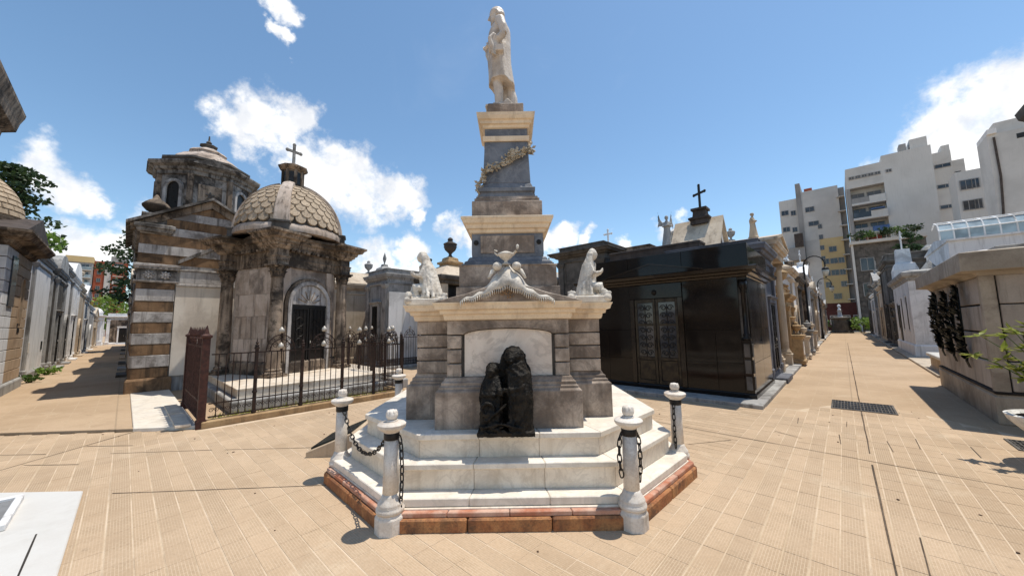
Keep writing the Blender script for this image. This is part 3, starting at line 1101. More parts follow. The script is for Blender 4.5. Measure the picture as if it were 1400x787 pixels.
# corner acroteria: scrolled ears on low blocks
for sx in (-1, 1):
    for sy in (-1, 1):
        if sy > 0 and False:
            continue
        b = MB()
        x0, y0 = sx * 1.02, sy * 1.06
        xa, xb = sorted((sx * 1.13, sx * .66))
        ya, yb = sorted((sy * 1.16, sy * .62))
        b.box(xa, xb, ya, yb, ZT2 - .002, ZT2 + .075)
        b.build('acroterion_block', 'figure_marble', mon, bevel=.01)
        for (ex, ey) in ((1.13, 1.13), (.72, 1.16), (1.15, .70)):
            e = MB()
            for k in range(5):
                a = (k - 2) * .38
                e.ell((sx * ex, sy * ey, ZT2 + .07), (.02, .02, .075), 8, 6, Matrix.Rotation(a, 3, 'Y') @ Matrix.Rotation(.2 * k - .4, 3, 'X'))
            e.ell((sx * ex, sy * ey, ZT2 + .05), (.055, .055, .05), 8, 6)
            e.sculpt('acroterion_scroll', 'figure_marble', mon, .012, 1, disp=.012, dscale=.03)
# stepped blocks above
def sq(h):
    return rect(-h, h, -h, h)


MB().stack(sq(.662), [(0, ZT2 - .02), (0, 2.185), (-.005, 2.19)]).build('block', 'marble_grey', mon, bevel=.006)
MB().stack(sq(.627), [(0, 2.19), (0, 2.462), (.012, 2.468), (.012, 2.478)]).build('block', 'marble_grey', mon, bevel=.005)
MB().stack(sq(.60), [(0, 2.478), (0, 2.50), (-.03, 2.505), (-.035, 2.53), (-.07, 2.55), (-.085, 2.585), (-.10, 2.60)]).build('moulding', 'marble_blue', mon)
MB().stack(sq(.478), [(0, 2.60), (0, 2.93)]).build('die', 'marble_blue', mon, bevel=.004)
for sy in (-1, 1):
    ya, yb = sorted((sy * .4785, sy * .494))
    MB().box(-.36, .36, ya, yb, 2.655, 2.895).build('die_panel', 'marble_grey', mon, bevel=.006)
    for sx in (-1, 1):
        MB().lathe([(.03, 0), (.034, .012), (.02, .02)], 12).xf(Matrix.Translation((sx * .42, sy * .478, 2.80)) @ Matrix.Rotation(sy * -PI / 2, 4, 'X')).build('rosette', 'iron_black', mon)
for sx in (-1, 1):
    xa, xb = sorted((sx * .4785, sx * .494))
    MB().box(xa, xb, -.36, .36, 2.655, 2.895).build('die_panel', 'marble_grey', mon, bevel=.006)
MB().stack(sq(.485), [(0, 2.925), (.02, 2.935), (.03, 2.975), (.06, 2.985), (.07, 3.03), (.10, 3.05), (.115, 3.095), (.125, 3.105), (.125, 3.13), (.10, 3.14)]).build('cornice', 'marble_cream', mon)
MB().stack(sq(.477), [(0, 3.14), (0, 3.375), (-.008, 3.383)]).build('block', 'marble_grey', mon, bevel=.005)
MB().stack(sq(.445), [(0, 3.383), (0, 3.425), (-.02, 3.435), (-.025, 3.462)]).build('moulding', 'marble_grey', mon)
MB().stack(sq(.39), [(0, 3.462), (0, 3.50), (-.02, 3.51), (-.022, 3.535), (.002, 3.55), (.004, 3.60), (-.03, 3.62), (-.045, 3.66), (-.06, 3.69)]).build('shaft_base', 'marble_blue', mon)
MB().stack(sq(.335), [(0, 3.69), (-.028, 4.31)]).build('shaft', 'marble_blue', mon, bevel=.005)
MB().stack(sq(.325), [(0, 4.31), (.006, 4.33), (.006, 4.385), (-.01, 4.39)]).build('band', 'marble_cream', mon)
MB().stack(sq(.305), [(0, 4.39), (0, 4.505)]).build('frieze', 'marble_blue', mon)
MB().stack(sq(.31), [(0, 4.505), (.02, 4.515), (.03, 4.55), (.055, 4.558), (.06, 4.60), (.085, 4.615), (.10, 4.66), (.105, 4.70), (.06, 4.71)]).build('capital_cornice', 'marble_cream', mon)
MB().stack(sq(.26), [(0, 4.705), (0, 4.925), (-.01, 4.935)]).build('statue_base', 'marble_grey', mon, bevel=.006)

# bronze garland wound round the shaft
gp = [(-.39, -.30, 3.52), (-.385, -.345, 3.62), (-.36, -.365, 3.72), (-.30, -.365, 3.83), (-.2, -.365, 3.90), (-.08, -.36, 3.96), (.06, -.36, 4.02), (.16, -.355, 4.08), (.25, -.345, 4.14), (.34, -.32, 4.21), (.365, -.2, 4.24), (.35, .0, 4.28)]
ga = MB().tube(gp, .018, 6)
for i in range(len(gp) - 1):
    a, b_ = Vector(gp[i]), Vector(gp[i + 1])
    for k in range(16):
        p = a.lerp(b_, random.random())
        an = random.uniform(0, 2 * PI)
        L = random.uniform(.045, .085)
        M = Matrix.Rotation(random.uniform(-.9, .9), 3, 'X') @ Matrix.Rotation(an, 3, 'Y')
        dr = M @ Vector((1, 0, 0))
        up = M @ Vector((0, 0, 1))
        p = p + Vector((random.uniform(-.02, .02), random.uniform(-.045, -.0), random.uniform(-.035, .035)))
        ga.add([p, p + dr * L * .5 + up * L * .28, p + dr * L, p + dr * L * .5 - up * L * .28, p + dr * L * .5 + (M @ Vector((0, -1, 0))) * .012], [(0, 1, 4), (1, 2, 4), (2, 3, 4), (3, 0, 4)])
for k in range(60):
    p = Vector((.10, -.37, 4.10)) + Vector((random.gauss(0, .05), random.uniform(-.03, 0), random.gauss(0, .035)))
    ga.ell(p, (.014, .014, .022), 6, 4, Matrix.Rotation(random.uniform(0, 3), 3, 'Y'))
tag(ga.build('garland', 'garland_metal', mon), 'bronze leaf garland wound round the shaft')

# draped cloth and lamp on the pediment's apex
zp = ZT2 + .19
NX, NS = 44, 7
grid = []
for i in range(NX + 1):
    x = -.47 + .94 * i / NX
    ax_ = abs(x)
    ridge = ZT2 + .205 - .42 * ax_ * (1 if ax_ < .4 else 1) + .02
    crown = .18 * math.exp(-(ax_ / .19) ** 2)
    fold = .020 * sin(x * 46) + .010 * sin(x * 23 + 1)
    row_ = []
    for j in range(NS + 1):
        f = j / NS
        y = -1.30 - .30 * f + fold * .6 * f
        z = ridge + crown * (1 - .75 * f * f) + .012 * sin(x * 46 + 1.5) * (1 - f * .3) - (.10 * (f - .8) / .2 * (1 - ax_ / .5) if f > .8 else 0) - .015 * f
        row_.append((x, y, z))
    grid.append(row_)
dr = MB()
vs = [q for r_ in grid for q in r_]
k = NS + 1
dr.add(vs, [(i * k + j, i * k + j + 1, (i + 1) * k + j + 1, (i + 1) * k + j) for i in range(NX) for j in range(NS)])
do = dr.build('drapery', 'figure_marble', mon, smooth=True)
sd_ = do.modifiers.new('thick', 'SOLIDIFY')
sd_.thickness = .022
sd_.offset = 0
fr_ = MB()
for i in range(0, NX + 1):                                  # fringe
    q = Vector(grid[i][NS])
    fr_.tube([q, q + Vector((.002, -.004, -.022)), q + Vector((0, -.002, -.045))], [.007, .006, .004], 5)
for sx in (-1, 1):
    fr_.tube([(sx * .10, -1.42, zp + .17), (sx * .15, -1.50, zp + .13), (sx * .19, -1.55, zp + .05)], [.02, .022, .014], 7)
    fr_.ell((sx * .10, -1.5, zp + .18), (.05, .05, .045))
tag(fr_.build('fringe', 'figure_marble', mon, smooth=True), kind='stuff')
lm = MB()
lm.lathe([(.05, 0), (.05, .012), (.02, .025), (.018, .045), (.05, .07), (.085, .105), (.09, .12), (.07, .13), (.03, .145)], 16)
lm.tube([(.07, 0, .11), (.11, 0, .15), (.125, 0, .19)], [.016, .014, .018], 7)
lm.tube([(-.08, 0, .10), (-.115, 0, .13), (-.12, 0, .16), (-.09, 0, .15)], .009, 6)
lm.ell((.125, 0, .20), (.016, .016, .022))
lm.build('oil_lamp', 'figure_marble', mon, (-.01, -1.45, zp + .20), smooth=True)


# ---- seated mourning figures on the wings
def draped_figure(loc, face, name, label, seed):
    """kneeling veiled mourner: bowed hooded head, heavy veil falling in folds, spread hem; local x is forwards"""
    rr = random.Random(seed)
    m = MB()
    m.tube([(-.03, 0, 0), (-.03, 0, .12), (.0, 0, .27), (.03, 0, .38)], [.13, .105, .085, .055], 10)
    m.ell((.065, 0, .455), (.042, .036, .052))            # face
    m.ell((.098, 0, .45), (.012, .010, .014), 6, 5)
    m.ell((.04, 0, .47), (.055, .05, .06))                # hood
    m.tube([(.02, 0, .38), (.05, 0, .44)], [.036, .034], 8)
    for k in range(13):                                   # veil folds from hood to hem
        a = PI * .38 + (2 * PI - PI * .76) * k / 12
        c_, s_ = cos(a), sin(a)
        rb = .14 + .05 * rr.random()
        m.tube([(.03 + .04 * c_, .045 * s_, .47), (.0 + .075 * c_, .085 * s_, .34), (-.02 + .105 * c_, .115 * s_, .17), (-.02 + rb * c_, rb * 1.05 * s_, .0)], [.018, .022, .026, .024], 6)
    for s_ in (-1, 1):
        m.tube([(.02, s_ * .075, .34), (.07, s_ * .10, .24), (.14, s_ * .03, .26)], [.03, .026, .018], 7)
        for q in range(5):
            m.tube([(.14, s_ * .03 + .004 * q, .25 + .008 * q), (.165, s_ * .012, .27 + .008 * q), (.17, s_ * -.002, .285 + .008 * q)], [.008, .007, .005], 5)
    m.tube([(-.02, .06, .10), (.12, .07, .12), (.10, .07, .0)], [.06, .055, .045], 8)
    m.tube([(-.02, -.06, .10), (.14, -.06, .10), (.16, -.06, .0)], [.06, .05, .04], 8)
    for k in range(9):                                    # garlands and cloth heaped on the base
        m.ell((.17 + .03 * rr.random(), -.12 + .03 * k, .03 + .02 * rr.random()), (.04, .028, .03), 7, 5, Matrix.Rotation(rr.uniform(0, 3), 3, 'Z'))
    m.box(-.17, .2, -.15, .15, -.012, .012)
    o = m.sculpt(name, 'figure_marble', None, .0095, 1, loc, face, disp=.014, dscale=.028)
    tag(o, label, 'statue')
    return o


draped_figure((MX - .99, MY - .86, ZT2 + .085), PI + .25, 'mourning_figure', 'small white marble veiled mourner on the cornice corner towards the chapel', 1).scale = (1.1, 1.2, 1.12)
draped_figure((MX + 1.0, MY - .86, ZT2 + .085), -.35, 'mourning_figure', 'small white marble veiled mourner on the cornice corner towards the black tomb', 2).scale = (.95, 1.05, 1.12)

# ---- bronze relief leaning against the front
br = MB()
br.box(-.25, .25, -.045, .0, 0, .36)
out = [(-.26, .0), (.25, .0), (.25, .44), (.24, .58), (.20, .64), (.19, .72), (.13, .79), (.06, .805), (.0, .78), (-.05, .70), (-.06, .63), (-.10, .64), (-.16, .645), (-.20, .60), (-.205, .52), (-.25, .42), (-.27, .3), (-.25, .22)]
br.extr(out, 'y', -.05, .0)
# the taller hooded figure
br.ell((.08, -.08, .70), (.10, .085, .095))
br.ell((.055, -.135, .675), (.048, .05, .062))
br.ell((.05, -.18, .665), (.012, .02, .016))
br.tube([(.08, -.08, .62), (.12, -.10, .52), (.14, -.12, .30), (.15, -.13, .03)], [.11, .125, .12, .10], 10)
for k in range(6):
    x = .04 + .036 * k
    br.tube([(x - .01, -.16, .56), (x, -.205 - .02 * sin(k * 2.1), .36), (x + .01 * sin(k), -.215 + .02 * sin(k * 1.7), .03)], [.022, .028, .024], 6)
br.tube([(.18, -.10, .56), (.17, -.19, .43), (.03, -.22, .40)], [.045, .04, .028], 8)
# the bowed smaller figure
br.ell((-.13, -.10, .575), (.062, .06, .07))
br.ell((-.145, -.145, .555), (.036, .04, .05))
br.tube([(-.12, -.08, .52), (-.13, -.11, .40), (-.13, -.12, .18), (-.12, -.12, .03)], [.07, .10, .105, .10], 10)
br.tube([(-.19, -.10, .47), (-.22, -.17, .36), (-.10, -.21, .36)], [.036, .032, .024], 8)
br.tube([(-.07, -.12, .47), (-.06, -.2, .40), (-.0, -.22, .41)], [.036, .03, .024], 8)
for s_, cx in ((0, -.09), (1, .01)):
    for k in range(4):
        br.tube([(cx, -.215, .37 + .015 * k), (cx + .04, -.235, .365 + .015 * k), (cx + .06, -.225, .355 + .015 * k)], .008, 5)
for k in range(5):
    x = -.21 + .035 * k
    br.tube([(x, -.16, .36), (x - .015, -.21 + .012 * sin(k * 2.3), .20), (x - .01, -.21, .03)], [.022, .026, .022], 6)
# wreath, sword and branches at the foot
br.tube(spiral((-.17, -.225, .24), .055, .055, 1, 0, 'xz', 16), .018, 6)
br.tube([(-.19, -.24, .13), (.0, -.25, .29)], .012, 6)
br.tube([(-.22, -.24, .08), (-.05, -.26, .12), (.16, -.24, .06)], .013, 6)
for k in range(26):
    x = random.uniform(-.24, .22)
    br.ell((x, -.225 - random.uniform(0, .03), random.uniform(.03, .12)), (.03, .012, .010), 6, 4, Matrix.Rotation(random.uniform(-.7, .7), 3, 'Y'))
br.box(-.27, .26, -.25, .0, -.001, .035)
bo = br.sculpt('bronze_relief', 'bronze', None, .0085, 0, (MX - .02, MY - 1.575, Z3 + .002), 0, disp=.016, dscale=.022)
tag(bo, 'black bronze relief of two hooded figures leaning on the marble plinth', 'relief')

# ================================================================ STATUE ON TOP (faces -x, left side towards the camera)
st = MB()
Hs = 1.72


def lim(pts, rs, n=10):
    st.tube(pts, rs, n)


# local axes: +x forward, +y his left... turned into place by rotz = pi
# legs and shoes
for sy, fx in ((-1, -.05), (1, .04)):
    lim([(fx * .3, sy * .085, .88), (fx + .01, sy * .09, .50), (fx - .015, sy * .09, .28), (fx - .01, sy * .09, .06)], [.105, .078, .07, .058])
    st.ell((fx + .075, sy * .10, .035), (.125, .048, .04))
    st.ell((fx - .01, sy * .09, .05), (.06, .05, .05))
# frock coat: closed shell from shoulders to the knees, open in front, with folds
rings = []
for k in range(15):
    t = k / 14
    z = 1.42 - t * .98
    ax = .155 + .02 * sin(t * 5) + .085 * max(0, t - .35)
    ay = .205 - .03 * sin(min(1, t * 2.2) * PI) + .055 * max(0, t - .35)
    cx = .0 + .015 * sin(t * 3) - .035 * max(0, t - .5)
    if t < .1:
        ax *= .72 + 2.8 * t
        ay *= .66 + 3.4 * t
    ring = []
    for i in range(28):
        a = 2 * PI * i / 28
        f = 1 + (.055 * max(0, t - .35) * 1.6) * sin(7 * a + 2 * t) + .02 * sin(11 * a + 5 * t)
        ring.append((cx + ax * f * cos(a) - (.06 * max(0, t - .7) if cos(a) < 0 else 0), ay * f * sin(a), z - (.10 * max(0, -cos(a)) * max(0, t - .8) * 5 * .8)))
    rings.append(ring)
st.loft(rings)
# lapels and collar
for sy in (-1, 1):
    lim([(.03, sy * .08, 1.46), (.115, sy * .055, 1.36), (.14, sy * .03, 1.2), (.135, sy * .02, 1.05)], [.028, .022, .018, .012], 6)
    lim([(.125, sy * .035, 1.0), (.15, sy * .03, .75), (.16, sy * .05, .50)], [.02, .02, .02], 6)
lim([(-.07, -.06, 1.44), (-.085, 0, 1.46), (-.07, .06, 1.44)], .028, 6)
# shoulders
st.ell((-.005, .165, 1.38), (.085, .075, .075))
st.ell((-.005, -.165, 1.38), (.085, .075, .075))
# neck and head, tilted forward
lim([(-.01, 0, 1.42), (.015, 0, 1.53)], [.058, .052])
hd = Matrix.Rotation(R(12), 3, 'Y') @ Matrix.Diagonal((1.22, 1.22, 1.2))


def hp(x, y, z):
    q = hd @ Vector((x, y, z))
    return (q.x + .035, q.y, q.z + 1.60)


st.ell(hp(0, 0, .02), (.098, .078, .10), 14, 10, hd)                 # cranium
st.ell(hp(.045, 0, -.045), (.058, .058, .075), 12, 8, hd)           # face
st.tube([hp(.10, 0, .015), hp(.128, 0, -.035), hp(.105, 0, -.045)], [.012, .017, .012], 6)   # nose
st.ell(hp(.085, 0, -.105), (.028, .035, .024), 8, 6, hd)            # chin
st.ell(hp(.094, 0, -.072), (.014, .028, .009), 8, 6, hd)            # lips
for sy in (-1, 1):
    st.ell(hp(.083, sy * .032, .012), (.016, .018, .011), 8, 6, hd)  # brows and eyes
    st.ell(hp(.080, sy * .033, -.008), (.010, .012, .008), 8, 6, hd)
    st.ell(hp(-.005, sy * .082, -.02), (.024, .012, .036), 8, 6, hd)  # ears
    for k in range(5):
        st.ell(hp(.025 - .02 * k, sy * (.064 + .006 * sin(k * 2)), .035 - .018 * k), (.026, .020, .028), 7, 5, hd)   # hair
    st.ell(hp(.035, sy * .06, -.06), (.022, .018, .045), 7, 5, hd)  # side whiskers
for k in range(5):
    st.ell(hp(-.068, -.04 + .02 * k, -.03), (.022, .022, .05), 7, 5, hd)
# his left arm (towards the viewer) bent across, hand holding a folded cloak; right arm bent with papers at the waist
lim([(-.01, .21, 1.36), (-.05, .25, 1.20), (-.055, .255, 1.08)], [.068, .062, .055])
lim([(-.055, .255, 1.08), (.02, .26, 1.0), (.10, .235, .95)], [.056, .05, .036])
st.ell((.10, .235, .95), (.05, .045, .042), 10, 7)                  # cuff
lim([(-.01, -.21, 1.36), (-.04, -.25, 1.20), (-.03, -.25, 1.06)], [.068, .062, .055])
lim([(-.03, -.25, 1.06), (.07, -.19, 1.02), (.15, -.10, 1.02)], [.056, .048, .036])


def hand(wr, d, side, curl):
    """palm, four fingers of unequal length and a thumb leaving the side of the palm"""
    wr, d = Vector(wr), Vector(d).normalized()
    up = Vector((0, 0, 1))
    lat = d.cross(up).normalized() * side
    nrm = lat.cross(d).normalized()
    c = wr + d * .04
    st.tube([wr, wr + d * .045, wr + d * .085], [.024, .034, .032], 8, flat=.62)
    for k, L in enumerate((.062, .072, .068, .052)):
        b0 = wr + d * .078 + up * (.027 - .018 * k)
        b1 = b0 + d * L * .45 + Vector((0, -.01 * side, -.006 * curl))
        b2 = b1 + (d * .55 - lat * .75 * curl).normalized() * L * .45
        b3 = b2 + (-d * .2 - lat * curl).normalized() * L * .3
        st.tube([b0, b1, b2, b3], [.0105, .010, .009, .0075], 6)
    t0 = wr + d * .025 + up * .026
    t1 = t0 + d * .035 + up * .022 - lat * .012
    t2 = t1 + d * .03 - lat * .014
    st.tube([t0, t1, t2], [.013, .011, .008], 6)


hand((.125, .232, .935), (.75, -.10, -.45), 1, .5)
hand((.15, -.09, 1.02), (.35, .9, -.1), -1, .9)
# folded cloak over the left forearm, falling to the coat
for k in range(6):
    y = .20 + .022 * k
    lim([(-.02 + .02 * k, y + .02, 1.02), (.06 + .016 * k, y + .045, .93), (.075 + .008 * k, y + .035, .82), (.05 + .01 * k, y + .01, .76 - .012 * k)], [.022, .03, .03, .02], 7)
st.box(-.06, .16, .20, .285, .80, .90)
# dark gloves / scroll in the right hand at the front
lim([(.17, -.02, 1.04), (.19, .0, .95), (.175, .02, .86)], [.036, .042, .03], 8)
# papers and a low stone at his feet, thin base
st.box(-.22, .22, -.22, .22, -.02, .012)
st.extr([(-.20, 0), (.14, 0), (.10, .05), (-.02, .04), (-.10, .11), (-.16, .05)], 'y', .13, .20)
st.tube([(-.16, -.08, .0), (-.17, -.06, .26), (-.13, -.04, .48)], [.11, .085, .06], 10)     # supporting stump under the coat tails
so = st.sculpt('statue', 'statue_marble', None, .0105, 1, (MX - .075, MY, 4.937), PI, disp=.004, dscale=.02)
so.scale = (1.02, 1.02, 1.015)
tag(so, 'marble statue of a standing person in a long coat on top of the shaft', 'statue')

# ================================================================ BOLLARDS, CHAINS, WEDGE MARKER
BP = [(.0, 0, .118), (0, .14, .118), (0, .155, .108)]
bol_spots = [
    (-1.055, 3.175, 'white stone bollard holding both the swagged chain and a loose hanging chain'),
    (.985, 3.175, 'white stone bollard with two broken chains hanging from its dark collar'),
    (-1.985, 4.235, 'white stone bollard holding only the swagged chain, beside the wedge marker'),
    (1.895, 4.30, 'white stone bollard with one chain hanging down, facing the black tomb'),
    (-1.96, 6.22, 'white stone bollard partly hidden behind the marble plinth')]
proto = None


def make_bollard(label, loc):
    t = thing('bollard', label, 'bollard', loc, 0, 'white bollards round the monument')
    MB().stack(ngon(8, .126, PI / 8), [(0, 0), (0, .135), (-.012, .15), (-.012, .165)]).build('foot', 'bollard_paint', t, bevel=.006)
    MB().lathe([(.112, .165), (.118, .18), (.116, .198), (.103, .212), (.107, .228), (.102, .242), (.085, .262), (.074, .285), (.066, .31)], 24).build('base_moulding', 'bollard_paint', t, smooth=True)
    MB().lathe([(.066, .31), (.063, .5), (.058, .775)], 24).build('shaft', 'bollard_paint', t, smooth=True)
    MB().lathe([(.062, .745), (.065, .75), (.065, .80), (.062, .805)], 24).build('collar', 'iron_black', t, smooth=True, auto=40)
    c = MB().lathe([(.060, .79), (.064, .808), (.085, .822), (.112, .842), (.119, .855), (.119, .872), (.108, .882), (.06, .892), (.045, .895)], 28)
    c.build('cap', 'bollard_paint', t, smooth=True, auto=45)
    b = MB()
    b.lathe([(.05, .893), (.052, .902), (.038, .908)], 16)
    b.ell((0, 0, .945), (.052, .052, .048), 14, 10)
    for k in range(8):
        a = 2 * PI * k / 8
        b.ell((.034 * cos(a), .034 * sin(a), .962), (.017, .017, .026), 7, 5)
    b.build('knob', 'bollard_paint', t, smooth=True)
    return t


link_me = None


def chain(label, path, parent=None):
    """chain of interlocking links along a polyline (sampled evenly)"""
    global link_me
    P = [Vector(p) for p in path]
    t = thing('chain', label, 'chain', P[0])
    if link_me is None:
        m = MB()
        loop = [(.026 * cos(a) + (.013 if cos(a) > 0 else -.013), .0165 * sin(a), 0) for a in [2 * PI * i / 12 for i in range(13)]]
        m.tube(loop, .0058, 6, False)
        link_me = m.mesh('link')
        link_me.materials.append(MATS['iron_black'])
    seg = .058
    # resample
    L = [0]
    for i in range(1, len(P)):
        L.append(L[-1] + (P[i] - P[i - 1]).length)
    n = max(2, int(L[-1] / seg))
    for k in range(n):
        s = (k + .5) * L[-1] / n
        i = 0
        while i < len(P) - 2 and L[i + 1] < s:
            i += 1
        f = (s - L[i]) / max(1e-6, L[i + 1] - L[i])
        q = P[i].lerp(P[i + 1], f)
        d = (P[i + 1] - P[i]).normalized()
        o = bpy.data.objects.new('link', link_me)
        COL.objects.link(o)
        o.parent = t
        o.location = q - P[0]
        rot = d.to_track_quat('X', 'Z').to_matrix() @ Matrix.Rotation(PI / 2 * (k % 2) + .25, 3, 'X')
        o.rotation_euler = rot.to_euler()
    return t


for x, y, lab in bol_spots:
    make_bollard(lab, (x, y, 0))
a, b = Vector((-1.985, 4.235, .765)), Vector((-1.055, 3.175, .765))
d = (b - a).normalized()
a2, b2 = a + d * .07, b - d * .07
sw = []
for i in range(17):
    t_ = i / 16
    p = a2.lerp(b2, t_)
    p.z -= .30 * (1 - (2 * t_ - 1) ** 2)
    sw.append(p)
chain('black iron chain sagging between two white bollards', sw)


def hang(label, x, y, ang, l):
    dx, dy = cos(ang), sin(ang)
    pts = [(x + dx * .072, y + dy * .072, .775)]
    for i in range(1, 10):
        f = i / 9
        pts.append((x + dx * (.085 + .02 * sin(f * 3)), y + dy * (.085 + .02 * sin(f * 3)), .775 - l * f))
    chain(label, pts)
    pts2 = [(p[0] + dy * .016, p[1] - dx * .016, p[2]) for p in pts[: 7]]
    return pts2


hang('long broken chain hanging down the bollard that also holds the swagged chain', -1.055, 3.175, -.25, .62)
hang('short broken chain on the step side of the bollard with two chains', .985, 3.175, PI + .3, .36)
hang('short broken chain on the outer side of the bollard with two chains', .985, 3.175, .35, .42)
hang('broken chain hanging from the bollard that faces the black tomb', 1.895, 4.30, PI + .9, .5)

# wedge-shaped stone marker with an inclined dark plaque
t = thing('wedge_marker', 'low wedge-shaped tan stone marker with an inclined dark plaque', 'marker', (-2.46, 5.25, 0), R(4))
w = MB()
w.extr([(-.31, 0), (.31, 0), (.31, .30), (.27, .30), (-.31, .08)], 'y', -.36, .42)
w.build('block', 'tomb_tan', t, bevel=.008)
M = Matrix.Translation((-.02, .03, .204)) @ Matrix.Rotation(-math.atan2(.22, .58), 4, 'Y')
MB().box(-.27, .27, -.33, .33, -.012, .012).xf(M).build('plaque', 'bronze_green', t, bevel=.004)

# ================================================================ DOMED CHAPEL IN ITS RAILED PLOT
pl = thing('plot_platform', 'stepped stone platform under the domed chapel inside the iron railings', 'platform', G(3.5, 11.8), GA)
MB().stack(rect(-1.95, 2.05, -2.62, 2.15), [(0, 0), (0, .22), (-.02, .25)]).build('step', 'plaster_grey', pl, bevel=.01)
MB().stack(rect(-1.8, 1.9, -2.27, 2.1), [(0, .25), (0, .41), (.02, .415), (.02, .45)]).build('step', 'marble_step', pl, bevel=.008)

ch = thing('domed_chapel', 'weathered square chapel with a scale-tiled ribbed dome, lantern and stone cross', 'mausoleum', G(3.31, 12.42, .45), GA + R(21))
MB().stack(rect(-1.0, 1.0, -1.0, 1.0), [(0, 0), (0, .30), (-.03, .33), (-.06, .36)]).build('wall_base', 'chapel_stone', ch)
wl = MB().box(-.93, .93, -.90, .93, .30, 2.97).build('wall', 'chapel_wall', ch)
# wall courses on the three plain sides, recessed joints between
for side in range(4):
    if side == 0:
        continue
    ang = side * PI / 2
    for k, (z0, z1) in enumerate(((.37, .98), (.99, 1.6), (1.61, 2.22), (2.23, 2.92))):
        for q in range(2):
            xa, xb = (-.84, -.005) if q == 0 else (.005, .84)
            if k % 2:
                xa, xb = (-.84, -.305) if q == 0 else (-.295, .84)
            MB().box(xa, xb, -.945, -.90, z0, z1).build('wall_block', 'chapel_wall', ch, (0, 0, 0), ang, bevel=.005)
for sx in (-1, 1):
    MB().box(min(sx * .59, sx * .86), max(sx * .59, sx * .86), -.935, -.88, .36, 2.95).build('wall_block', 'chapel_wall', ch)
for sx in (-1, 1):
    for sy in (-1, 1):
        column(ch, sx * 1.06, sy * 1.06, .0, 2.97, .165, 'chapel_stone')
        bb = MB()
        bb.stack(rect(sx * 1.06 - .24, sx * 1.06 + .24, sy * 1.06 - .24, sy * 1.06 + .24), [(0, -.002), (0, .05), (-.02, .06)])
        bb.build('column_plinth', 'chapel_stone', ch)


def breakout(a, b, c):
    p = [(-c, -a), (c, -a), (c, -b), (b, -b), (b, -c), (a, -c)]
    out = []
    for k in range(4):
        for x, y in p:
            for _ in range(k):
                x, y = -y, x
            out.append((x, y))
    return out


bo_ = breakout(.96, 1.22, .88)
MB().stack(bo_, [(0, 2.97), (0, 3.08), (.012, 3.085), (.012, 3.17), (.03, 3.19), (.03, 3.21), (-.01, 3.215), (-.01, 3.40)]).build('architrave', 'chapel_stone', ch)
MB().stack(bo_, [(-.01, 3.40), (.03, 3.42), (.05, 3.46), (.09, 3.48), (.11, 3.54), (.15, 3.56), (.17, 3.64), (.26, 3.66), (.30, 3.74), (.36, 3.78), (.36, 3.84), (.22, 3.87)]).build('cornice', 'chapel_stone', ch)
dnt = None
for k in range(4):                                    # dentils under the cornice
    for q in range(11):
        x = -.80 + .16 * q
        if dnt is None:
            dnt = MB().box(-.045, .045, -1.06, -.97, 3.405, 3.465).build('dentil', 'chapel_stone', ch)
            dnt.location = (0, 0, 0)
            first = True
        M_ = Matrix.Rotation(k * PI / 2, 4, 'Z') @ Matrix.Translation((x, 0, 0))
        o = dnt if first else inst(dnt, ch, (0, 0, 0))
        first = False
        o.location = M_.translation
        o.rotation_euler = (0, 0, k * PI / 2)
# attic and dome
MB().stack(breakout(1.0, 1.12, .80), [(0, 3.83), (0, 3.98), (-.02, 4.0), (-.05, 4.01)]).build('attic', 'chapel_stone', ch)
for k in range(4):
    a = PI / 4 + k * PI / 2
    MB().stack(rect(-.18, .18, -.2, .2), [(0, 3.84), (0, 4.14), (.03, 4.15), (.03, 4.2), (-.04, 4.23)]).build('rib_pedestal', 'stone_dark', ch, (cos(a) * 1.36, sin(a) * 1.36, 0), a)
RD, HD, ZD = 1.33, 1.62, 4.02


def dome_p(t, k=0.0):
    return ((RD + k) * cos(t), ZD + (HD + k) * sin(t))


MB().lathe([(1.40, 3.95), (1.40, 4.06), (1.35, 4.10)] + [dome_p(R(a)) for a in range(6, 81, 6)] + [(.30, ZD + HD * .975)], 48).build('dome', 'stone_dark', ch, smooth=True, auto=40)
MB().lathe([(1.30, 3.94), (1.42, 3.95), (1.43, 4.05), (1.40, 4.12), (1.37, 4.17), (1.28, 4.18)], 48).build('dome_ring', 'chapel_wall', ch, smooth=True, auto=40)
# fish-scale tiles, each a piece of its own
sc = MB()
pts = [(cos(a) * .5, sin(a) * .5) for a in [PI + PI * i / 8 for i in range(9)]] + [(.5, .62), (-.5, .62)]
sc.loft([[(x, 0, y) for x, y in pts], [(x * .96, -.14, y * .96) for x, y in pts]])
sme = sc.mesh('scale_tile')
sme.materials.append(MATS['chapel_scale'])
rows = 9
for r_ in range(rows):
    t0 = R(11 + r_ * 6.5)
    rr, zz = dome_p(t0, .01)
    nrow = 28 if r_ < 5 else (24 if r_ < 7 else 20)
    wdt = 2 * PI * rr / nrow
    slope = math.atan2(HD * cos(t0), RD * sin(t0))
    for q in range(nrow):
        a = 2 * PI * (q + .5 * (r_ % 2)) / nrow
        o = bpy.data.objects.new('scale_tile', sme)
        COL.objects.link(o)
        o.parent = ch
        M_ = Matrix.Rotation(a + PI / 2, 4, 'Z') @ Matrix.Translation((0, -rr, zz)) @ Matrix.Rotation(-(PI / 2 - slope) - .13, 4, 'X')
        o.matrix_local = M_ @ Matrix.Diagonal((wdt * .93, .36, wdt * .97, 1))
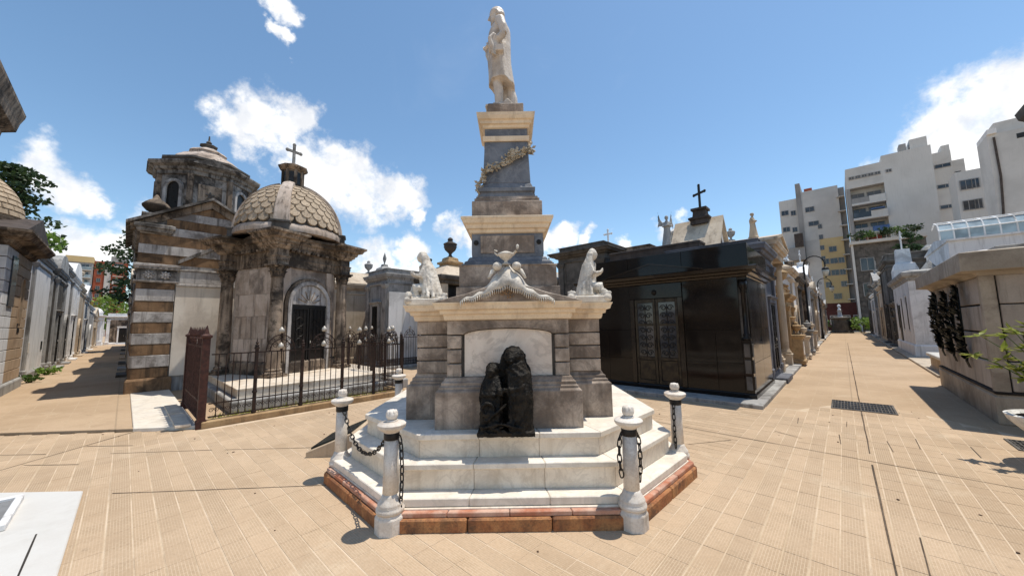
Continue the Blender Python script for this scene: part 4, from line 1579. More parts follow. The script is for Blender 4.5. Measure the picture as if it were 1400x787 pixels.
for k in range(4):
    a = PI / 4 + k * PI / 2
    rb = MB()
    rings = []
    for deg in range(2, 79, 5):
        t_ = R(deg)
        w_ = .22 - .0012 * deg
        ri, zi = dome_p(t_, -.02)
        ro, zo = dome_p(t_, .13)
        rings.append([(ri, -w_, zi), (ro, -w_ * .9, zo), (ro + .02, 0, zo + .02), (ro, w_ * .9, zo), (ri, w_, zi)])
    rb.loft(rings)
    rb.build('dome_rib', 'chapel_wall', ch, (0, 0, 0), a, smooth=True, auto=40)
zl = ZD + HD * .955
MB().stack(ngon(8, .40, PI / 8), [(0, zl - .06), (0, zl + .03), (-.06, zl + .06), (-.10, zl + .10)]).build('lantern_base', 'chapel_stone', ch)
MB().stack(ngon(8, .27, PI / 8), [(0, zl + .10), (0, zl + .60)]).build('lantern_core', 'chapel_stone', ch)
for k in range(8):
    a = k * PI / 4
    MB().box(-.075, .075, -.262, -.245, zl + .16, zl + .54).build('lantern_shade_panel', 'door_dark', ch, (0, 0, 0), a)  # near-black panel paints the shade of an opening onto the solid core
    a += PI / 8
    MB().box(-.04, .04, -.31, -.25, zl + .10, zl + .60).build('lantern_post', 'chapel_stone', ch, (0, 0, 0), a)
MB().stack(ngon(8, .30, PI / 8), [(0, zl + .60), (.03, zl + .62), (.08, zl + .66), (.11, zl + .70), (.11, zl + .73), (-.05, zl + .80), (-.16, zl + .86)]).build('lantern_cornice', 'chapel_stone', ch)
cross(ch, 0, 0, zl + .85, .66, 'plaster_grey', .04, rot=R(-12))
# arched doorway
zs = 0.02
arch_band(1.16, .10, zs, 2.52, -1.02, -.90, 16).build('door_surround', 'banded_white', ch, smooth=True, auto=35)
arch_band(1.36, .09, zs, 2.62, -.99, -.90, 16).build('outer_surround', 'chapel_stone', ch, smooth=True, auto=35)
MB().extr([(.575 * cos(a), 1.93 + .575 * sin(a)) for a in [PI * i / 14 for i in range(15)]], 'y', -.965, -.91).build('lunette', 'banded_white', ch)
MB().box(-.578, .578, -.97, -.905, 1.86, 1.928).build('transom', 'iron_black', ch)
panel_door(ch, 1.14, 1.83, -.955, .03, 'iron')
fan = MB()
for k in range(7):
    a = PI * (k + 1) / 8
    fan.tube([(.12 * cos(a), -.98, 1.95 + .12 * sin(a)), (.40 * cos(a), -.98, 1.95 + .40 * sin(a))], .012, 5)
fan.build('lunette_carving', 'chapel_stone', ch)
MB().box(-.75, .75, -1.32, -.99, -.001, .02).build('threshold', 'marble_step', ch)


# ---------------------------------------------------------------- iron railings
def fence_panel(parent, x0, x1, y, orn=True, h=1.25, z0=.13, dz=.0):
    """one bay of railing along x: two rails, bars, a scroll band below and an arched crest with orbs"""
    w = x1 - x0
    for zz in (z0 + .03, z0 + .26, h):
        MB().box(x0, x1, y - .012, y + .012, zz, zz + .022).build('rail', 'iron_fence', parent)
    nb = max(3, int(round(w / .105)))
    bar = None
    for k in range(1, nb):
        x = x0 + w * k / nb
        if bar is None:
            bar = MB().lathe([(.0085, z0 + .05), (.0085, h)], 6).build('bar', 'iron_fence', parent, (x, y, 0))
        else:
            inst(bar, parent, (x, y, 0))
    s = MB()
    ns = max(2, int(round(w / .16)))
    for k in range(ns):
        xc = x0 + w * (k + .5) / ns
        s.tube(spiral((xc - .035, y, z0 + .155), .042, .010, 1.4, 0, 'xz', 14), .0055, 4)
        s.tube(spiral((xc + .035, y, z0 + .155), .042, .010, 1.4, PI, 'xz', 14, -1), .0055, 4)
    tag(s.build('scrollwork', 'iron_fence', parent), kind='stuff')
    if orn:
        xc = (x0 + x1) / 2
        ra = min(.26, w * .34)
        c = MB()
        for q in (ra, ra * .72):
            c.tube([(xc + q * cos(a), y, h + .015 + q * 1.25 * sin(a)) for a in [PI * i / 14 for i in range(15)]], .011, 5)
        for k in range(5):
            a = PI * (k + .5) / 5
            c.tube(spiral((xc + ra * .86 * cos(a), y, h + .015 + ra * 1.07 * sin(a)), ra * .14, .01, 1.2, a, 'xz', 10), .006, 4)
        for sx in (-1, 1):
            c.tube(spiral((xc + sx * ra * .4, y, h + ra * .5), ra * .26, .012, 1.5, 0 if sx > 0 else PI, 'xz', 14, sx), .007, 4)
        c.tube([(xc, y, h), (xc, y, h + ra * 1.25 + .16)], .011, 5)
        crest = c.build('crest', 'iron_fence', parent)
        for zz, rr in ((h + ra * .42, .055), (h + ra * 1.25 + .10, .05)):
            MB().lathe([(.02, -.05), (.05, -.03), (.052, .0), (.045, .03), (.02, .055), (.008, .075)], 12).build('orb', 'iron_orb', crest, (xc, y, zz), smooth=True)


def fence_post(parent, x, y, h=1.38, spike=True, r=.026):
    p = MB()
    p.box(x - r, x + r, y - r, y + r, .1, h)
    for zz in (.13, .5, h - .06):
        p.lathe([(r * 1.5, zz), (r * 1.7, zz + .02), (r * 1.5, zz + .04)], 10, x, y)
    if spike:
        p.lathe([(r * 1.5, h), (r * 1.5, h + .015), (r * .6, h + .03), (r * 1.1, h + .055), (r * .5, h + .085), (.003, h + .15)], 10, x, y)
    p.build('post', 'iron_fence', parent)


fr = thing('iron_railing', 'low iron railing with orb-topped arches closing the chapel plot towards the plaza', 'railing', G(0, 8.35), GA)
MB().stack(rect(1.0, 4.95, -.10, .12), [(0, 0), (0, .10), (-.012, .12)]).build('kerb', 'stone_ochre', fr, bevel=.012)
px_ = [1.06, 1.76, 2.56, 3.38, 4.12, 4.86]
for k in range(5):
    fence_panel(fr, px_[k] + .03, px_[k + 1] - .03, 0, orn=k > 0)
for x in px_[1:]:
    fence_post(fr, x, 0)
fs = thing('iron_railing', 'iron railing along the chapel plot side, running back towards the small grey tomb', 'railing', G(4.90, 8.4), GA + PI / 2)
MB().stack(rect(.06, 4.9, -.1, .1), [(0, 0), (0, .10), (-.012, .12)]).build('kerb', 'stone_ochre', fs, bevel=.012)
for k in range(6):
    fence_panel(fs, .1 + .8 * k + .03, .1 + .8 * (k + 1) - .03, 0, orn=k % 2 == 0)
    fence_post(fs, .1 + .8 * (k + 1), 0)
f2 = thing('iron_railing', 'iron railing with orb-topped arches in front of the small grey tomb', 'railing', G(5.3, 13.55), GA)
MB().stack(rect(0, 3.4, -.1, .1), [(0, 0), (0, .10), (-.012, .12)]).build('kerb', 'plaster_grey', f2, bevel=.012)
for k in range(4):
    fence_panel(f2, .84 * k + .03, .84 * (k + 1) - .03, 0)
    fence_post(f2, .84 * (k + 1), 0)

# rust-red sheet gate on the alley side of the plot
gt = thing('iron_gate', 'rust-red sheet-iron double gate with spear points beside the banded mausoleum', 'gate', G(1.0, 8.34), GA + PI / 2)
for k, (xa, xb) in enumerate(((.06, 1.14), (1.2, 2.3))):
    gl_ = MB()
    gl_.box(xa, xb, -.012, .012, .44, 1.40)
    leaf = gl_.build('gate_leaf', 'iron_rust', gt)
    rb = MB()
    n = 9
    for i in range(n + 1):
        x = xa + (xb - xa) * i / n
        rb.lathe([(.013, .12), (.013, 1.42)], 6, x, -.02)
        rb.lathe([(.013, .12), (.013, 1.42)], 6, x, .02)
    for zz in (.12, .42, 1.38):
        rb.box(xa, xb, -.03, .03, zz, zz + .035)
    rb.build('frame', 'iron_rust', leaf)
    for i in range(5):
        x = xa + (xb - xa) * (i + .5) / 5
        MB().lathe([(.012, 1.41), (.012, 1.52), (.03, 1.54), (.014, 1.56), (.026, 1.61), (.003, 1.76)], 8, x, 0).build('spear_point', 'iron_rust', leaf)
    sw_ = MB()
    for i in range(6):
        xc = xa + (xb - xa) * (i + .5) / 6
        sw_.tube(spiral((xc, -.01, .28), .075, .012, 1.6, i * PI, 'xz', 16), .008, 4)
        sw_.tube(spiral((xc, .0, 1.47), .05, .012, 1.4, i * PI, 'xz', 14), .008, 4)
    tag(sw_.build('scrollwork', 'iron_rust', leaf), kind='stuff')
for x in (0, 2.36):
    p = MB().box(x - .055, x + .055, -.055, .055, 0, 1.55)
    p.stack(rect(x - .055, x + .055, -.055, .055), [(0, 1.55), (.02, 1.57), (.02, 1.60), (-.02, 1.63), (-.05, 1.78)])
    p.box(x - .07, x + .07, -.07, .07, 0, .14)
    p.build('gate_post', 'iron_rust', gt)
MB().box(.05, 2.5, .12, .32, .064, .10).build('threshold', 'marble_step', gt)

# ================================================================ BANDED MAUSOLEUM WITH THE OCTAGONAL LANTERN
bn = thing('banded_mausoleum', 'tall mausoleum in white and brown stone bands with an octagonal lantern, at the alley corner', 'mausoleum', G(.13, 14.08), GA)
WB = 2.95
MB().box(.02, WB, .12, 4.2, 0, 4.62).build('core', 'banded_white', bn)
MB().stack(rect(-.05, .86, -.06, .5), [(0, 0), (0, .36), (-.02, .40), (-.03, .42)]).build('pedestal', 'banded_brown', bn, bevel=.008)
bands = [(.42, .70, 'b'), (.70, 1.03, 'w'), (1.03, 1.33, 'b'), (1.33, 1.63, 'w'), (1.63, 1.93, 'b'), (1.93, 2.22, 'w'), (2.22, 2.52, 'b'), (2.52, 2.86, 'w'), (2.86, 3.04, 'b')]
for z0, z1, c in bands:
    MB().box(0, .78 if c == 'w' else .77, 0 if c == 'w' else .008, .45, z0 + .004, z1 - .004).build('band_block', 'banded_white' if c == 'w' else 'banded_brown', bn, bevel=.01)
    MB().box(-.012 if c == 'w' else -.004, .02, .4505, 4.2, z0 + .004, z1 - .004).build('band_block', 'banded_white' if c == 'w' else 'banded_brown', bn, bevel=.006)
# carved capital panel of the pilaster
MB().stack(rect(-.04, .82, -.03, .48), [(0, 3.04), (.03, 3.07), (.03, 3.10)]).build('pilaster_neck', 'banded_white', bn)
MB().box(-.01, .79, -.01, .46, 3.10, 3.42).build('capital_panel', 'banded_grey', bn)
for xc in (.22, .56):
    ro = MB()
    for k in range(8):
        a = k * PI / 4
        ro.ell((xc + .07 * cos(a), -.025, 3.26 + .07 * sin(a)), (.05, .022, .026), 8, 5, Matrix.Rotation(-a, 3, 'Y'))
    ro.ell((xc, -.04, 3.26), (.03, .025, .03), 8, 6)
    ro.build('rosette', 'banded_white', bn, smooth=True)
MB().stack(rect(-.04, .82, -.04, .48), [(0, 3.42), (.02, 3.44), (.02, 3.47), (.05, 3.50), (.05, 3.55), (.0, 3.57)]).build('capital_cap', 'banded_white', bn)
for k in range(7):
    MB().box(.02 + .115 * k, .075 + .115 * k, -.075, -.045, 3.425, 3.475).build('dentil', 'banded_grey', bn)
# plain wall beside it with string course, sunk panel and small inner gable
MB().box(.80, WB - .1, .06, .14, .42, 2.98).build('wall_panel', 'wall_light', bn)
MB().stack(rect(.80, WB - .1, .02, .14), [(0, 2.985), (.01, 3.0), (.01, 3.05), (-.01, 3.06)]).build('string_course', 'banded_white', bn)
MB().box(.86, WB - .15, .05, .14, 3.07, 3.42).build('sunk_panel', 'banded_white', bn, bevel=.01)
MB().stack(rect(.80, WB - .1, .03, .14), [(0, 3.43), (.015, 3.45), (.015, 3.48), (-.01, 3.49)]).build('string_course', 'banded_white', bn)
MB().extr([(.86, 3.50), (2.5, 3.50), (2.5, 3.62), (1.66, 4.18), (.86, 3.66)], 'y', .04, .13).build('inner_gable', 'banded_white', bn)
MB().extr([(.80, 3.62), (.80, 3.72), (1.66, 4.30), (2.6, 3.68), (2.6, 3.58), (1.66, 4.19)], 'y', -.02, .13).build('gable_moulding', 'banded_grey', bn)
# bands above, up into the pediment
zg0, zga, half = 4.66, 5.52, WB / 2
for z0, z1, c in ((3.58, 3.86, 'b'), (3.86, 4.12, 'w'), (4.12, 4.42, 'b'), (4.42, 4.66, 'w'), (4.66, 4.92, 'b'), (4.92, 5.16, 'w'), (5.16, 5.40, 'b')):
    def hw(z):
        return half + .02 if z <= zg0 else max(.02, (half + .02) * (1 - (z - zg0) / (zga - zg0 + .12)))
    xm = WB / 2
    pts = [(xm - hw(z0), z0 + .003), (xm + hw(z0), z0 + .003), (xm + hw(z1), z1 - .003), (xm - hw(z1), z1 - .003)]
    MB().extr(pts, 'y', .02 if c == 'w' else .03, .2).build('band_block', 'banded_white' if c == 'w' else 'banded_brown', bn)
for sx in (-1, 1):
    xm = WB / 2
    a, b = (xm + sx * (half + .22), zg0 - .02), (xm, zga + .14)
    n = Vector((-(b[1] - a[1]), b[0] - a[0])).normalized() * (-.22 if sx < 0 else .22)
    n = n if n.y < 0 else -n
    rk = MB()
    rk.extr([a, b, (b[0], b[1] + n.y * 1.2), (a[0] + n.x * .2 + sx * -.0, a[1] + n.y * .9)] if sx < 0 else [b, a, (a[0] + n.x * .2, a[1] + n.y * .9), (b[0], b[1] + n.y * 1.2)], 'y', -.02 if sx < 0 else -.017, .22)
    rk.build('raking_cornice', 'chapel_stone', bn)
    rk = MB()
    up = .075
    rk.extr([(a[0] + sx * .08, a[1] - .02), (b[0], b[1] + .002), (b[0], b[1] + up), (a[0] + sx * .08, a[1] + up - .02)], 'y', -.16 if sx < 0 else -.157, 4.25)
    rk.build('roof_slab', 'banded_grey', bn)
MB().stack(rect(-.06, .60, -.08, .7), [(0, 4.45), (.03, 4.48), (.05, 4.55), (.09, 4.58), (.09, 4.66), (0, 4.70)]).build('corner_cornice', 'banded_grey', bn)
MB().stack(rect(-.06, .02, .7, 4.2), [(0, 4.45), (.03, 4.48), (.05, 4.55), (.09, 4.58), (.09, 4.66), (0, 4.70)]).build('side_cornice', 'banded_grey', bn)
MB().stack(rect(.02, .5, .02, .5), [(0, 4.70), (0, 4.95), (.04, 4.98), (.04, 5.02)]).build('urn_pedestal', 'banded_grey', bn)
MB().lathe([(.10, 5.02), (.09, 5.07), (.20, 5.13), (.29, 5.24), (.30, 5.30), (.24, 5.37), (.15, 5.45), (.10, 5.48), (.06, 5.56), (.02, 5.62)], 20, .26, .26).build('urn', 'chapel_stone', bn, smooth=True)
# octagonal lantern
cx, cy = 1.47, 1.85
ap = 1.17 / cos(PI / 8)
MB().stack(ngon(8, ap + .12, PI / 8, cx, cy), [(0, 4.6), (0, 5.30), (-.05, 5.36), (-.12, 5.38)]).build('drum_base', 'banded_grey', bn)
MB().stack(ngon(8, ap, PI / 8, cx, cy), [(0, 5.36), (0, 6.72)]).build('drum_wall', 'banded_grey', bn)
for k in range(8):
    a = k * PI / 4
    loc = (cx, cy, 0)
    if k % 2 == 1:
        MB().extr(arch_pts(.40, 5.50, 6.36), 'y', -1.19, -1.16).build('drum_window', 'door_dark', bn, loc, a)
        arch_band(.40, .09, 5.50, 6.36, -1.24, -1.165, 10).build('window_surround', 'banded_white', bn, loc, a)
    else:
        MB().box(-.30, .30, -1.20, -1.16, 5.55, 6.35).build('sunk_panel', 'chapel_stone', bn, loc, a, bevel=.02)
        fl = MB()
        for q in range(5):
            aa = q * 2 * PI / 5 + PI / 2
            fl.ell((.07 * cos(aa), -1.215, 6.0 + .07 * sin(aa)), (.06, .02, .03), 7, 5, Matrix.Rotation(-aa, 3, 'Y'))
        fl.build('relief', 'stone_dark', bn, loc, a)
    MB().box(-.07, .07, -1.33, -1.19, 5.38, 6.62).build('drum_pilaster', 'chapel_stone', bn, loc, a + PI / 8)
MB().stack(ngon(8, ap, PI / 8, cx, cy), [(0, 6.60), (.05, 6.62), (.06, 6.72), (.12, 6.76), (.14, 6.83), (.24, 6.88), (.28, 6.95), (.28, 6.99), (.12, 7.03)]).build('drum_cornice', 'banded_grey', bn)
for k in range(0, 8, 2):
    a = k * PI / 4
    MB().extr([(-.5, 6.92), (.5, 6.92), (.42, 6.97), (0, 7.17), (-.42, 6.97)], 'y', -1.46, -.9).build('cornice_gablet', 'banded_grey', bn, (cx, cy, 0), a)
MB().stack(ngon(8, 1.18, PI / 8, cx, cy), [(0, 7.0), (0, 7.17), (.06, 7.20), (.06, 7.26), (-.12, 7.32)]).build('attic', 'stone_dark', bn)
MB().stack(ngon(8, 1.0, PI / 8, cx, cy), [(0, 7.28), (-.10, 7.46), (-.28, 7.62), (-.45, 7.72), (-.45, 7.78), (-.42, 7.80), (-.50, 7.88), (-.68, 7.98), (-.76, 8.0)]).build('dome', 'chapel_wall', bn)
MB().stack(ngon(8, .2, PI / 8, cx, cy), [(0, 7.98), (0, 8.08), (.05, 8.1), (.05, 8.13), (-.1, 8.16)]).build('finial_base', 'stone_dark', bn)
MB().lathe([(.06, 8.14), (.05, 8.2), (.09, 8.26), (.03, 8.33), (.02, 8.5)], 8, cx, cy).build('finial', 'stone_dark', bn)

# ================================================================ POLISHED BLACK GRANITE MAUSOLEUM
bk = thing('black_mausoleum', 'polished black granite mausoleum with bronze-grille double door facing the monument', 'mausoleum', G(9.0, 3.43), GA - PI / 2)
HWK = 1.97
MB().box(-HWK + .03, HWK - .03, .05, 2.55, .08, 2.66).build('core', 'stone_dark', bk)
MB().stack(rect(-HWK - .03, HWK + .03, -.03, 2.6), [(0, .08), (0, .17), (-.02, .19)]).build('plinth', 'granite_black', bk, bevel=.004)
# slabs of the front: three courses each side of the door
cz = [(.19, .80), (.803, 1.52), (1.523, 2.66)]
for sx in (-1, 1):
    for ci, (z0, z1) in enumerate(cz):
        cuts = [.66, 1.30, 1.80] if ci < 2 else [.66, 1.80]
        for q in range(len(cuts) - 1):
            xa, xb = sorted((sx * (cuts[q] + .0015), sx * (cuts[q + 1] - .0015)))
            MB().box(xa, xb, .0, .0495, z0, z1).build('granite_slab', 'granite_black', bk, bevel=.003)
for (z0, z1) in cz:                                       # street side
    for q in range(2):
        MB().box(HWK - .03, HWK, .2 + q * 1.17, .2 + (q + 1) * 1.17 - .004, z0, z1).build('granite_slab', 'granite_black', bk, bevel=.003)
        MB().box(-HWK, -HWK + .03, .2 + q * 1.17, .2 + (q + 1) * 1.17 - .004, z0, z1).build('granite_slab', 'granite_black', bk, bevel=.003)
# corner pilasters: carved block below, slim colonnette above
for sx in (-1, 1):
    xa, xb = sorted((sx * 1.803, sx * HWK))
    MB().box(xa, xb, -.02, .18, .19, 1.30).build('corner_block', 'granite_black', bk, bevel=.006)
    for k in range(3):
        MB().box(xa + .03, xb - .03, -.032, -.0205, .26 + k * .34, .54 + k * .34).build('corner_panel', 'stone_dark', bk, bevel=.006)
        if sx > 0:
            MB().box(HWK + .0005, HWK + .012, .02, .15, .26 + k * .34, .54 + k * .34).build('corner_panel', 'stone_dark', bk, bevel=.006)
    xm = (xa + xb) / 2
    MB().lathe([(.085, 1.30), (.085, 1.34), (.055, 1.37), (.07, 1.41), (.05, 1.44), (.046, 2.3), (.06, 2.32), (.05, 2.36), (.085, 2.46), (.085, 2.60)], 14, xm, .06).build('colonnette', 'granite_black', bk, smooth=True)
    MB().box(xa, xb, .10, .18, 1.30, 2.66).build('corner_back', 'granite_black', bk)
cp = [(0, 2.66), (.03, 2.67), (.05, 2.71), (.12, 2.73), (.15, 2.77), (.23, 2.79), (.25, 2.86), (.20, 2.875)]
MB().stack(rect(-HWK, HWK, 0, 2.6), cp).build('cornice', 'granite_polish_brown', bk)
MB().extr([(-1.2, 2.876), (1.2, 2.876), (0, 3.13)], 'y', -.22, .02).build('pediment', 'granite_black', bk)
for sx in (-1, 1):
    MB().extr([(sx * 1.22, 2.876), (0, 3.131), (0, 3.165), (sx * 1.22, 2.90)], 'y', -.24 if sx < 0 else -.238, .02).build('pediment_moulding', 'granite_polish_brown', bk)
for q in range(3):
    xa = -HWK - .06 + q * (2 * HWK + .12) / 3
    MB().box(xa + .002, xa + (2 * HWK + .12) / 3 - .002, .0, .16, 2.878, 3.40).build('parapet_slab', 'granite_black', bk, bevel=.004)
MB().box(-HWK - .06, -HWK + .09, .1605, 2.55, 2.878, 3.36).build('parapet_slab', 'granite_black', bk)
MB().box(HWK - .09, HWK + .06, .1605, 2.55, 2.878, 3.36).build('parapet_slab', 'granite_black', bk)
MB().box(-HWK + .0905, HWK - .0905, 2.4, 2.55, 2.878, 3.30).build('parapet_slab', 'granite_black', bk)
MB().box(-HWK + .0905, HWK - .0905, .1605, 2.399, 2.878, 3.0).build('roof', 'lead', bk)
# doorway
for sx in (-1, 1):
    xa, xb = sorted((sx * .54, sx * .655))
    MB().box(xa, xb, -.03, .049, .19, 2.30).build('door_jamb', 'granite_polish_brown', bk, bevel=.006)
MB().box(-.655, .655, -.035, .049, 2.302, 2.655).build('lintel', 'granite_black', bk, bevel=.006)
dr_ = MB().box(-.535, .535, .02, .049, .19, 2.30).build('door', 'door_dark', bk)
for sx in (-1, 1):
    xa, xb = sorted((sx * .01, sx * .53))
    f = MB()
    f.box(xa, xa + .06, -.005, .019, .20, 2.29).box(xb - .06, xb, -.005, .019, .20, 2.29)
    for zz, hh in ((.20, .08), (.78, .07), (1.62, .06), (2.21, .08)):
        f.box(xa + .0605, xb - .0605, -.004, .019, zz, zz + hh)
    f.build('leaf_frame', 'door_bronze', dr_, bevel=.004)
    MB().box(xa + .065, xb - .065, .004, .0195, .29, .77).build('lower_panel', 'door_bronze', dr_, bevel=.01)
    MB().box(xa + .0605, xb - .0605, .0125, .0195, .86, 2.20).build('glass', 'window_glass', dr_)
    g = MB()
    xc = (xa + xb) / 2
    for k in range(7):
        zc = .95 + k * .185
        if 3.4 < k < 3.6:
            continue
        for s2 in (-1, 1):
            g.tube(spiral((xc + s2 * .085, .006, zc), .078, .02, 1.3, 0 if s2 > 0 else PI, 'xz', 14, s2), .011, 5)
        g.tube([(xc, .006, zc - .09), (xc, .006, zc + .09)], .012, 5)
        g.ell((xc, .0, zc), (.035, .014, .035), 8, 5)
    tag(g.build('grille', 'iron_black', dr_), kind='stuff')
    MB().lathe([(.012, 0), (.012, .22)], 8).build('handle', 'door_bronze', dr_, (sx * .05, -.03, 1.05))
MB().ell((0, -.05, 2.45), (.06, .03, .07)).build('emblem', 'bronze', bk, smooth=True)

# ================================================================ GENERIC FAMILY TOMB (front faces -y, front centre at the origin)
FACE = {'-v': 0.0, '+v': PI, '+u': PI / 2, '-u': -PI / 2}


def angel_mesh(h, mat, parent=None, loc=(0, 0, 0), rz=0.0, wings=True, name='angel', vox=None):
    """robed standing figure, optionally with raised wings, fused into one carving; faces -y"""
    m = MB()
    s = h
    m.tube([(0, 0, 0), (0, 0, .25 * s), (0, 0, .5 * s), (0, .01 * s, .66 * s), (0, 0, .78 * s)], [.15 * s, .12 * s, .09 * s, .10 * s, .05 * s], 10)
    for k in range(9):
        a = 2 * PI * k / 9
        m.tube([(.07 * s * cos(a), .06 * s * sin(a), .5 * s), (.14 * s * cos(a), .13 * s * sin(a), .02 * s)], [.03 * s, .035 * s], 6)
    m.ell((0, -.02 * s, .88 * s), (.05 * s, .058 * s, .07 * s))
    m.ell((0, .01 * s, .89 * s), (.055 * s, .055 * s, .065 * s))
    m.tube([(0, 0, .76 * s), (0, -.01 * s, .85 * s)], [.032 * s, .03 * s], 8)
    for sx in (-1, 1):
        m.tube([(sx * .09 * s, 0, .74 * s), (sx * .13 * s, -.04 * s, .60 * s), (sx * .03 * s, -.13 * s, .62 * s)], [.035 * s, .032 * s, .022 * s], 7)
        m.ell((sx * .015 * s, -.14 * s, .625 * s), (.016 * s, .03 * s, .02 * s))
        if wings:
            for q in range(6):
                t_ = q / 5
                m.tube([(sx * .05 * s, .07 * s, .66 * s), (sx * (.16 + .05 * t_) * s, .14 * s, (.86 - .18 * t_) * s), (sx * (.20 + .02 * t_) * s, .17 * s, (1.12 - .62 * t_) * s)], [.03 * s, .035 * s, .010 * s], 6, flat=.6)
    m.box(-.16 * s, .16 * s, -.16 * s, .16 * s, -.02 * s, .02 * s)
    return m.sculpt(name, mat, parent, vox or max(.014, h * .018), 1, loc, rz)


def tomb(label, u, v, face, w, d, h, mat, trim=None, roof='flat', rh=.6, door='iron', dw=.8, dh=None, arched=False, flank='pil', top=None, base=.25,
         name='mausoleum', frieze=True, slit=False, group=None, detail=True, roofmat=None, plaques=0, over=.16, topmat=None):
    trim = trim or mat
    t = thing(name, label, 'mausoleum', G(u, v), GA + FACE[face], group)
    hw = w / 2
    dh = dh or min(2.2, h * .5)
    MB().stack(rect(-hw - .05, hw + .05, -.06, d), [(0, 0), (0, base), (-.03, base + .03), (-.05, base + .06)]).build('plinth', trim, t, bevel=.008)
    MB().box(-hw, hw, 0, d - .01, base, h).build('wall', mat, t)
    if door:
        sd = MB()
        if arched:
            arch_band(dw, .12, base + .06, base + .06 + dh, -.10, -.001, 12).build('door_surround', trim, t)
        else:
            sd.box(-dw / 2 - .13, -dw / 2, -.09, -.001, base + .06, base + .06 + dh).box(dw / 2, dw / 2 + .13, -.09, -.001, base + .06, base + .06 + dh)
            sd.stack(rect(-dw / 2 - .15, dw / 2 + .15, -.10, -.001), [(0, base + .061 + dh), (0, base + .17 + dh), (.04, base + .19 + dh), (.06, base + .25 + dh), (.02, base + .27 + dh)])
            sd.build('door_surround', trim, t, bevel=.008)
        panel_door(t, dw - .01, dh, -.06, base + .062, door, arched)
        MB().stack(rect(-dw / 2 - .2, dw / 2 + .2, -.34, -.062), [(0, 0), (0, base * .5), (-.01, base * .5 + .02)]).build('doorstep', trim, t, bevel=.008)
    ze = h - (.42 if frieze else .2)
    if flank == 'pil':
        for sx in (-1, 1):
            xa, xb = sorted((sx * (hw - .02), sx * (hw - .30)))
            p = MB().box(xa, xb, -.07, -.001, base + .05, ze - .18)
            p.stack(rect(xa, xb, -.07, -.001), [(.03, base + .03), (.03, base + .14), (.0, base + .17)])
            p.build('pilaster', trim, t, bevel=.006)
            MB().stack(rect(xa, xb, -.07, -.001), [(0, ze - .18), (.02, ze - .15), (.04, ze - .10), (.06, ze - .03), (.06, ze)]).build('capital', trim, t)
    elif flank == 'col':
        for sx in (-1, 1):
            MB().stack(rect(sx * (hw - .22) - .18, sx * (hw - .22) + .18, -.42, -.06), [(0, 0), (0, base + .18), (.02, base + .2), (.02, base + .24)]).build('pedestal', trim, t, bevel=.01)
            column(t, sx * (hw - .22), -.24, base + .24, ze, .115, trim)
        MB().stack(rect(-hw, hw, -.40, -.001), [(0, ze + .001), (0, ze + .16), (.02, ze + .18)]).build('architrave', trim, t)
    yo = -.40 if flank == 'col' else -.03
    if frieze:
        MB().stack(rect(-hw - .01, hw + .01, yo if flank != 'col' else -.03, d), [(0, ze), (.02, ze + .03), (.02, ze + .08), (0, ze + .09)]).build('string_course', trim, t)
    MB().stack(rect(-hw, hw, yo, d), [(0, h - .20), (over * .2, h - .18), (over * .35, h - .12), (over * .7, h - .10), (over * .85, h - .03), (over, h), (over, h + .05), (over * .5, h + .07)]).build('cornice', trim, t)
    zt = h + .07
    rm = roofmat or trim
    if roof == 'flat':
        MB().stack(rect(-hw + .06, hw - .06, .02, d - .1), [(0, zt - .02), (0, zt + rh * .55), (.03, zt + rh * .57), (.03, zt + rh * .7), (-.02, zt + rh * .74)]).build('attic', trim, t)
        zt += rh * .74
    elif roof == 'gable':
        MB().extr([(-hw - over + .02, zt - .02), (hw + over - .02, zt - .02), (0, zt + rh)], 'y', yo - over + .05, d - .04).build('pediment', mat, t)
        for sx in (-1, 1):
            a_ = (sx * (hw + over + .03), zt - .03)
            MB().extr([a_, (0, zt + rh), (0, zt + rh + .10), (a_[0], a_[1] + .09)], 'y', yo - over - .02 + (.002 if sx > 0 else 0), d - .02).build('raking_cornice', rm, t)
        zt += rh + .09
    elif roof == 'segment':
        n = 14
        top_ = [(-(hw + over * .6) * cos(PI * i / n), zt - .02 + rh * sin(PI * i / n)) for i in range(n + 1)]
        MB().extr(top_, 'y', yo - over * .6, d - .05).build('barrel_roof', rm, t, smooth=True, auto=40)
        zt += rh
    elif roof == 'dome':
        rr = min(hw, d / 2) * .88
        cy = d / 2
        MB().stack(ngon(8, rr * 1.06, PI / 8, 0, cy), [(0, zt - .05), (0, zt + rh * .25), (.05, zt + rh * .28), (.05, zt + rh * .33), (0, zt + rh * .34)]).build('drum', trim, t)
        MB().lathe([(rr * cos(R(a)), zt + rh * .33 + rh * .67 * sin(R(a))) for a in range(0, 84, 7)] + [(.06, zt + rh)], 24, 0, cy).build('dome', rm, t, smooth=True)
        zt += rh
    elif roof == 'pyramid':
        MB().stack(rect(-hw, hw, 0, d - .05), [(over * .6, zt - .02), (over * .6, zt + .04), (-min(hw, d / 2) + .18, zt + rh)]).build('roof', rm, t)
        zt += rh
    ty = d / 2 if roof in ('dome', 'pyramid') else .18
    tm = topmat or trim
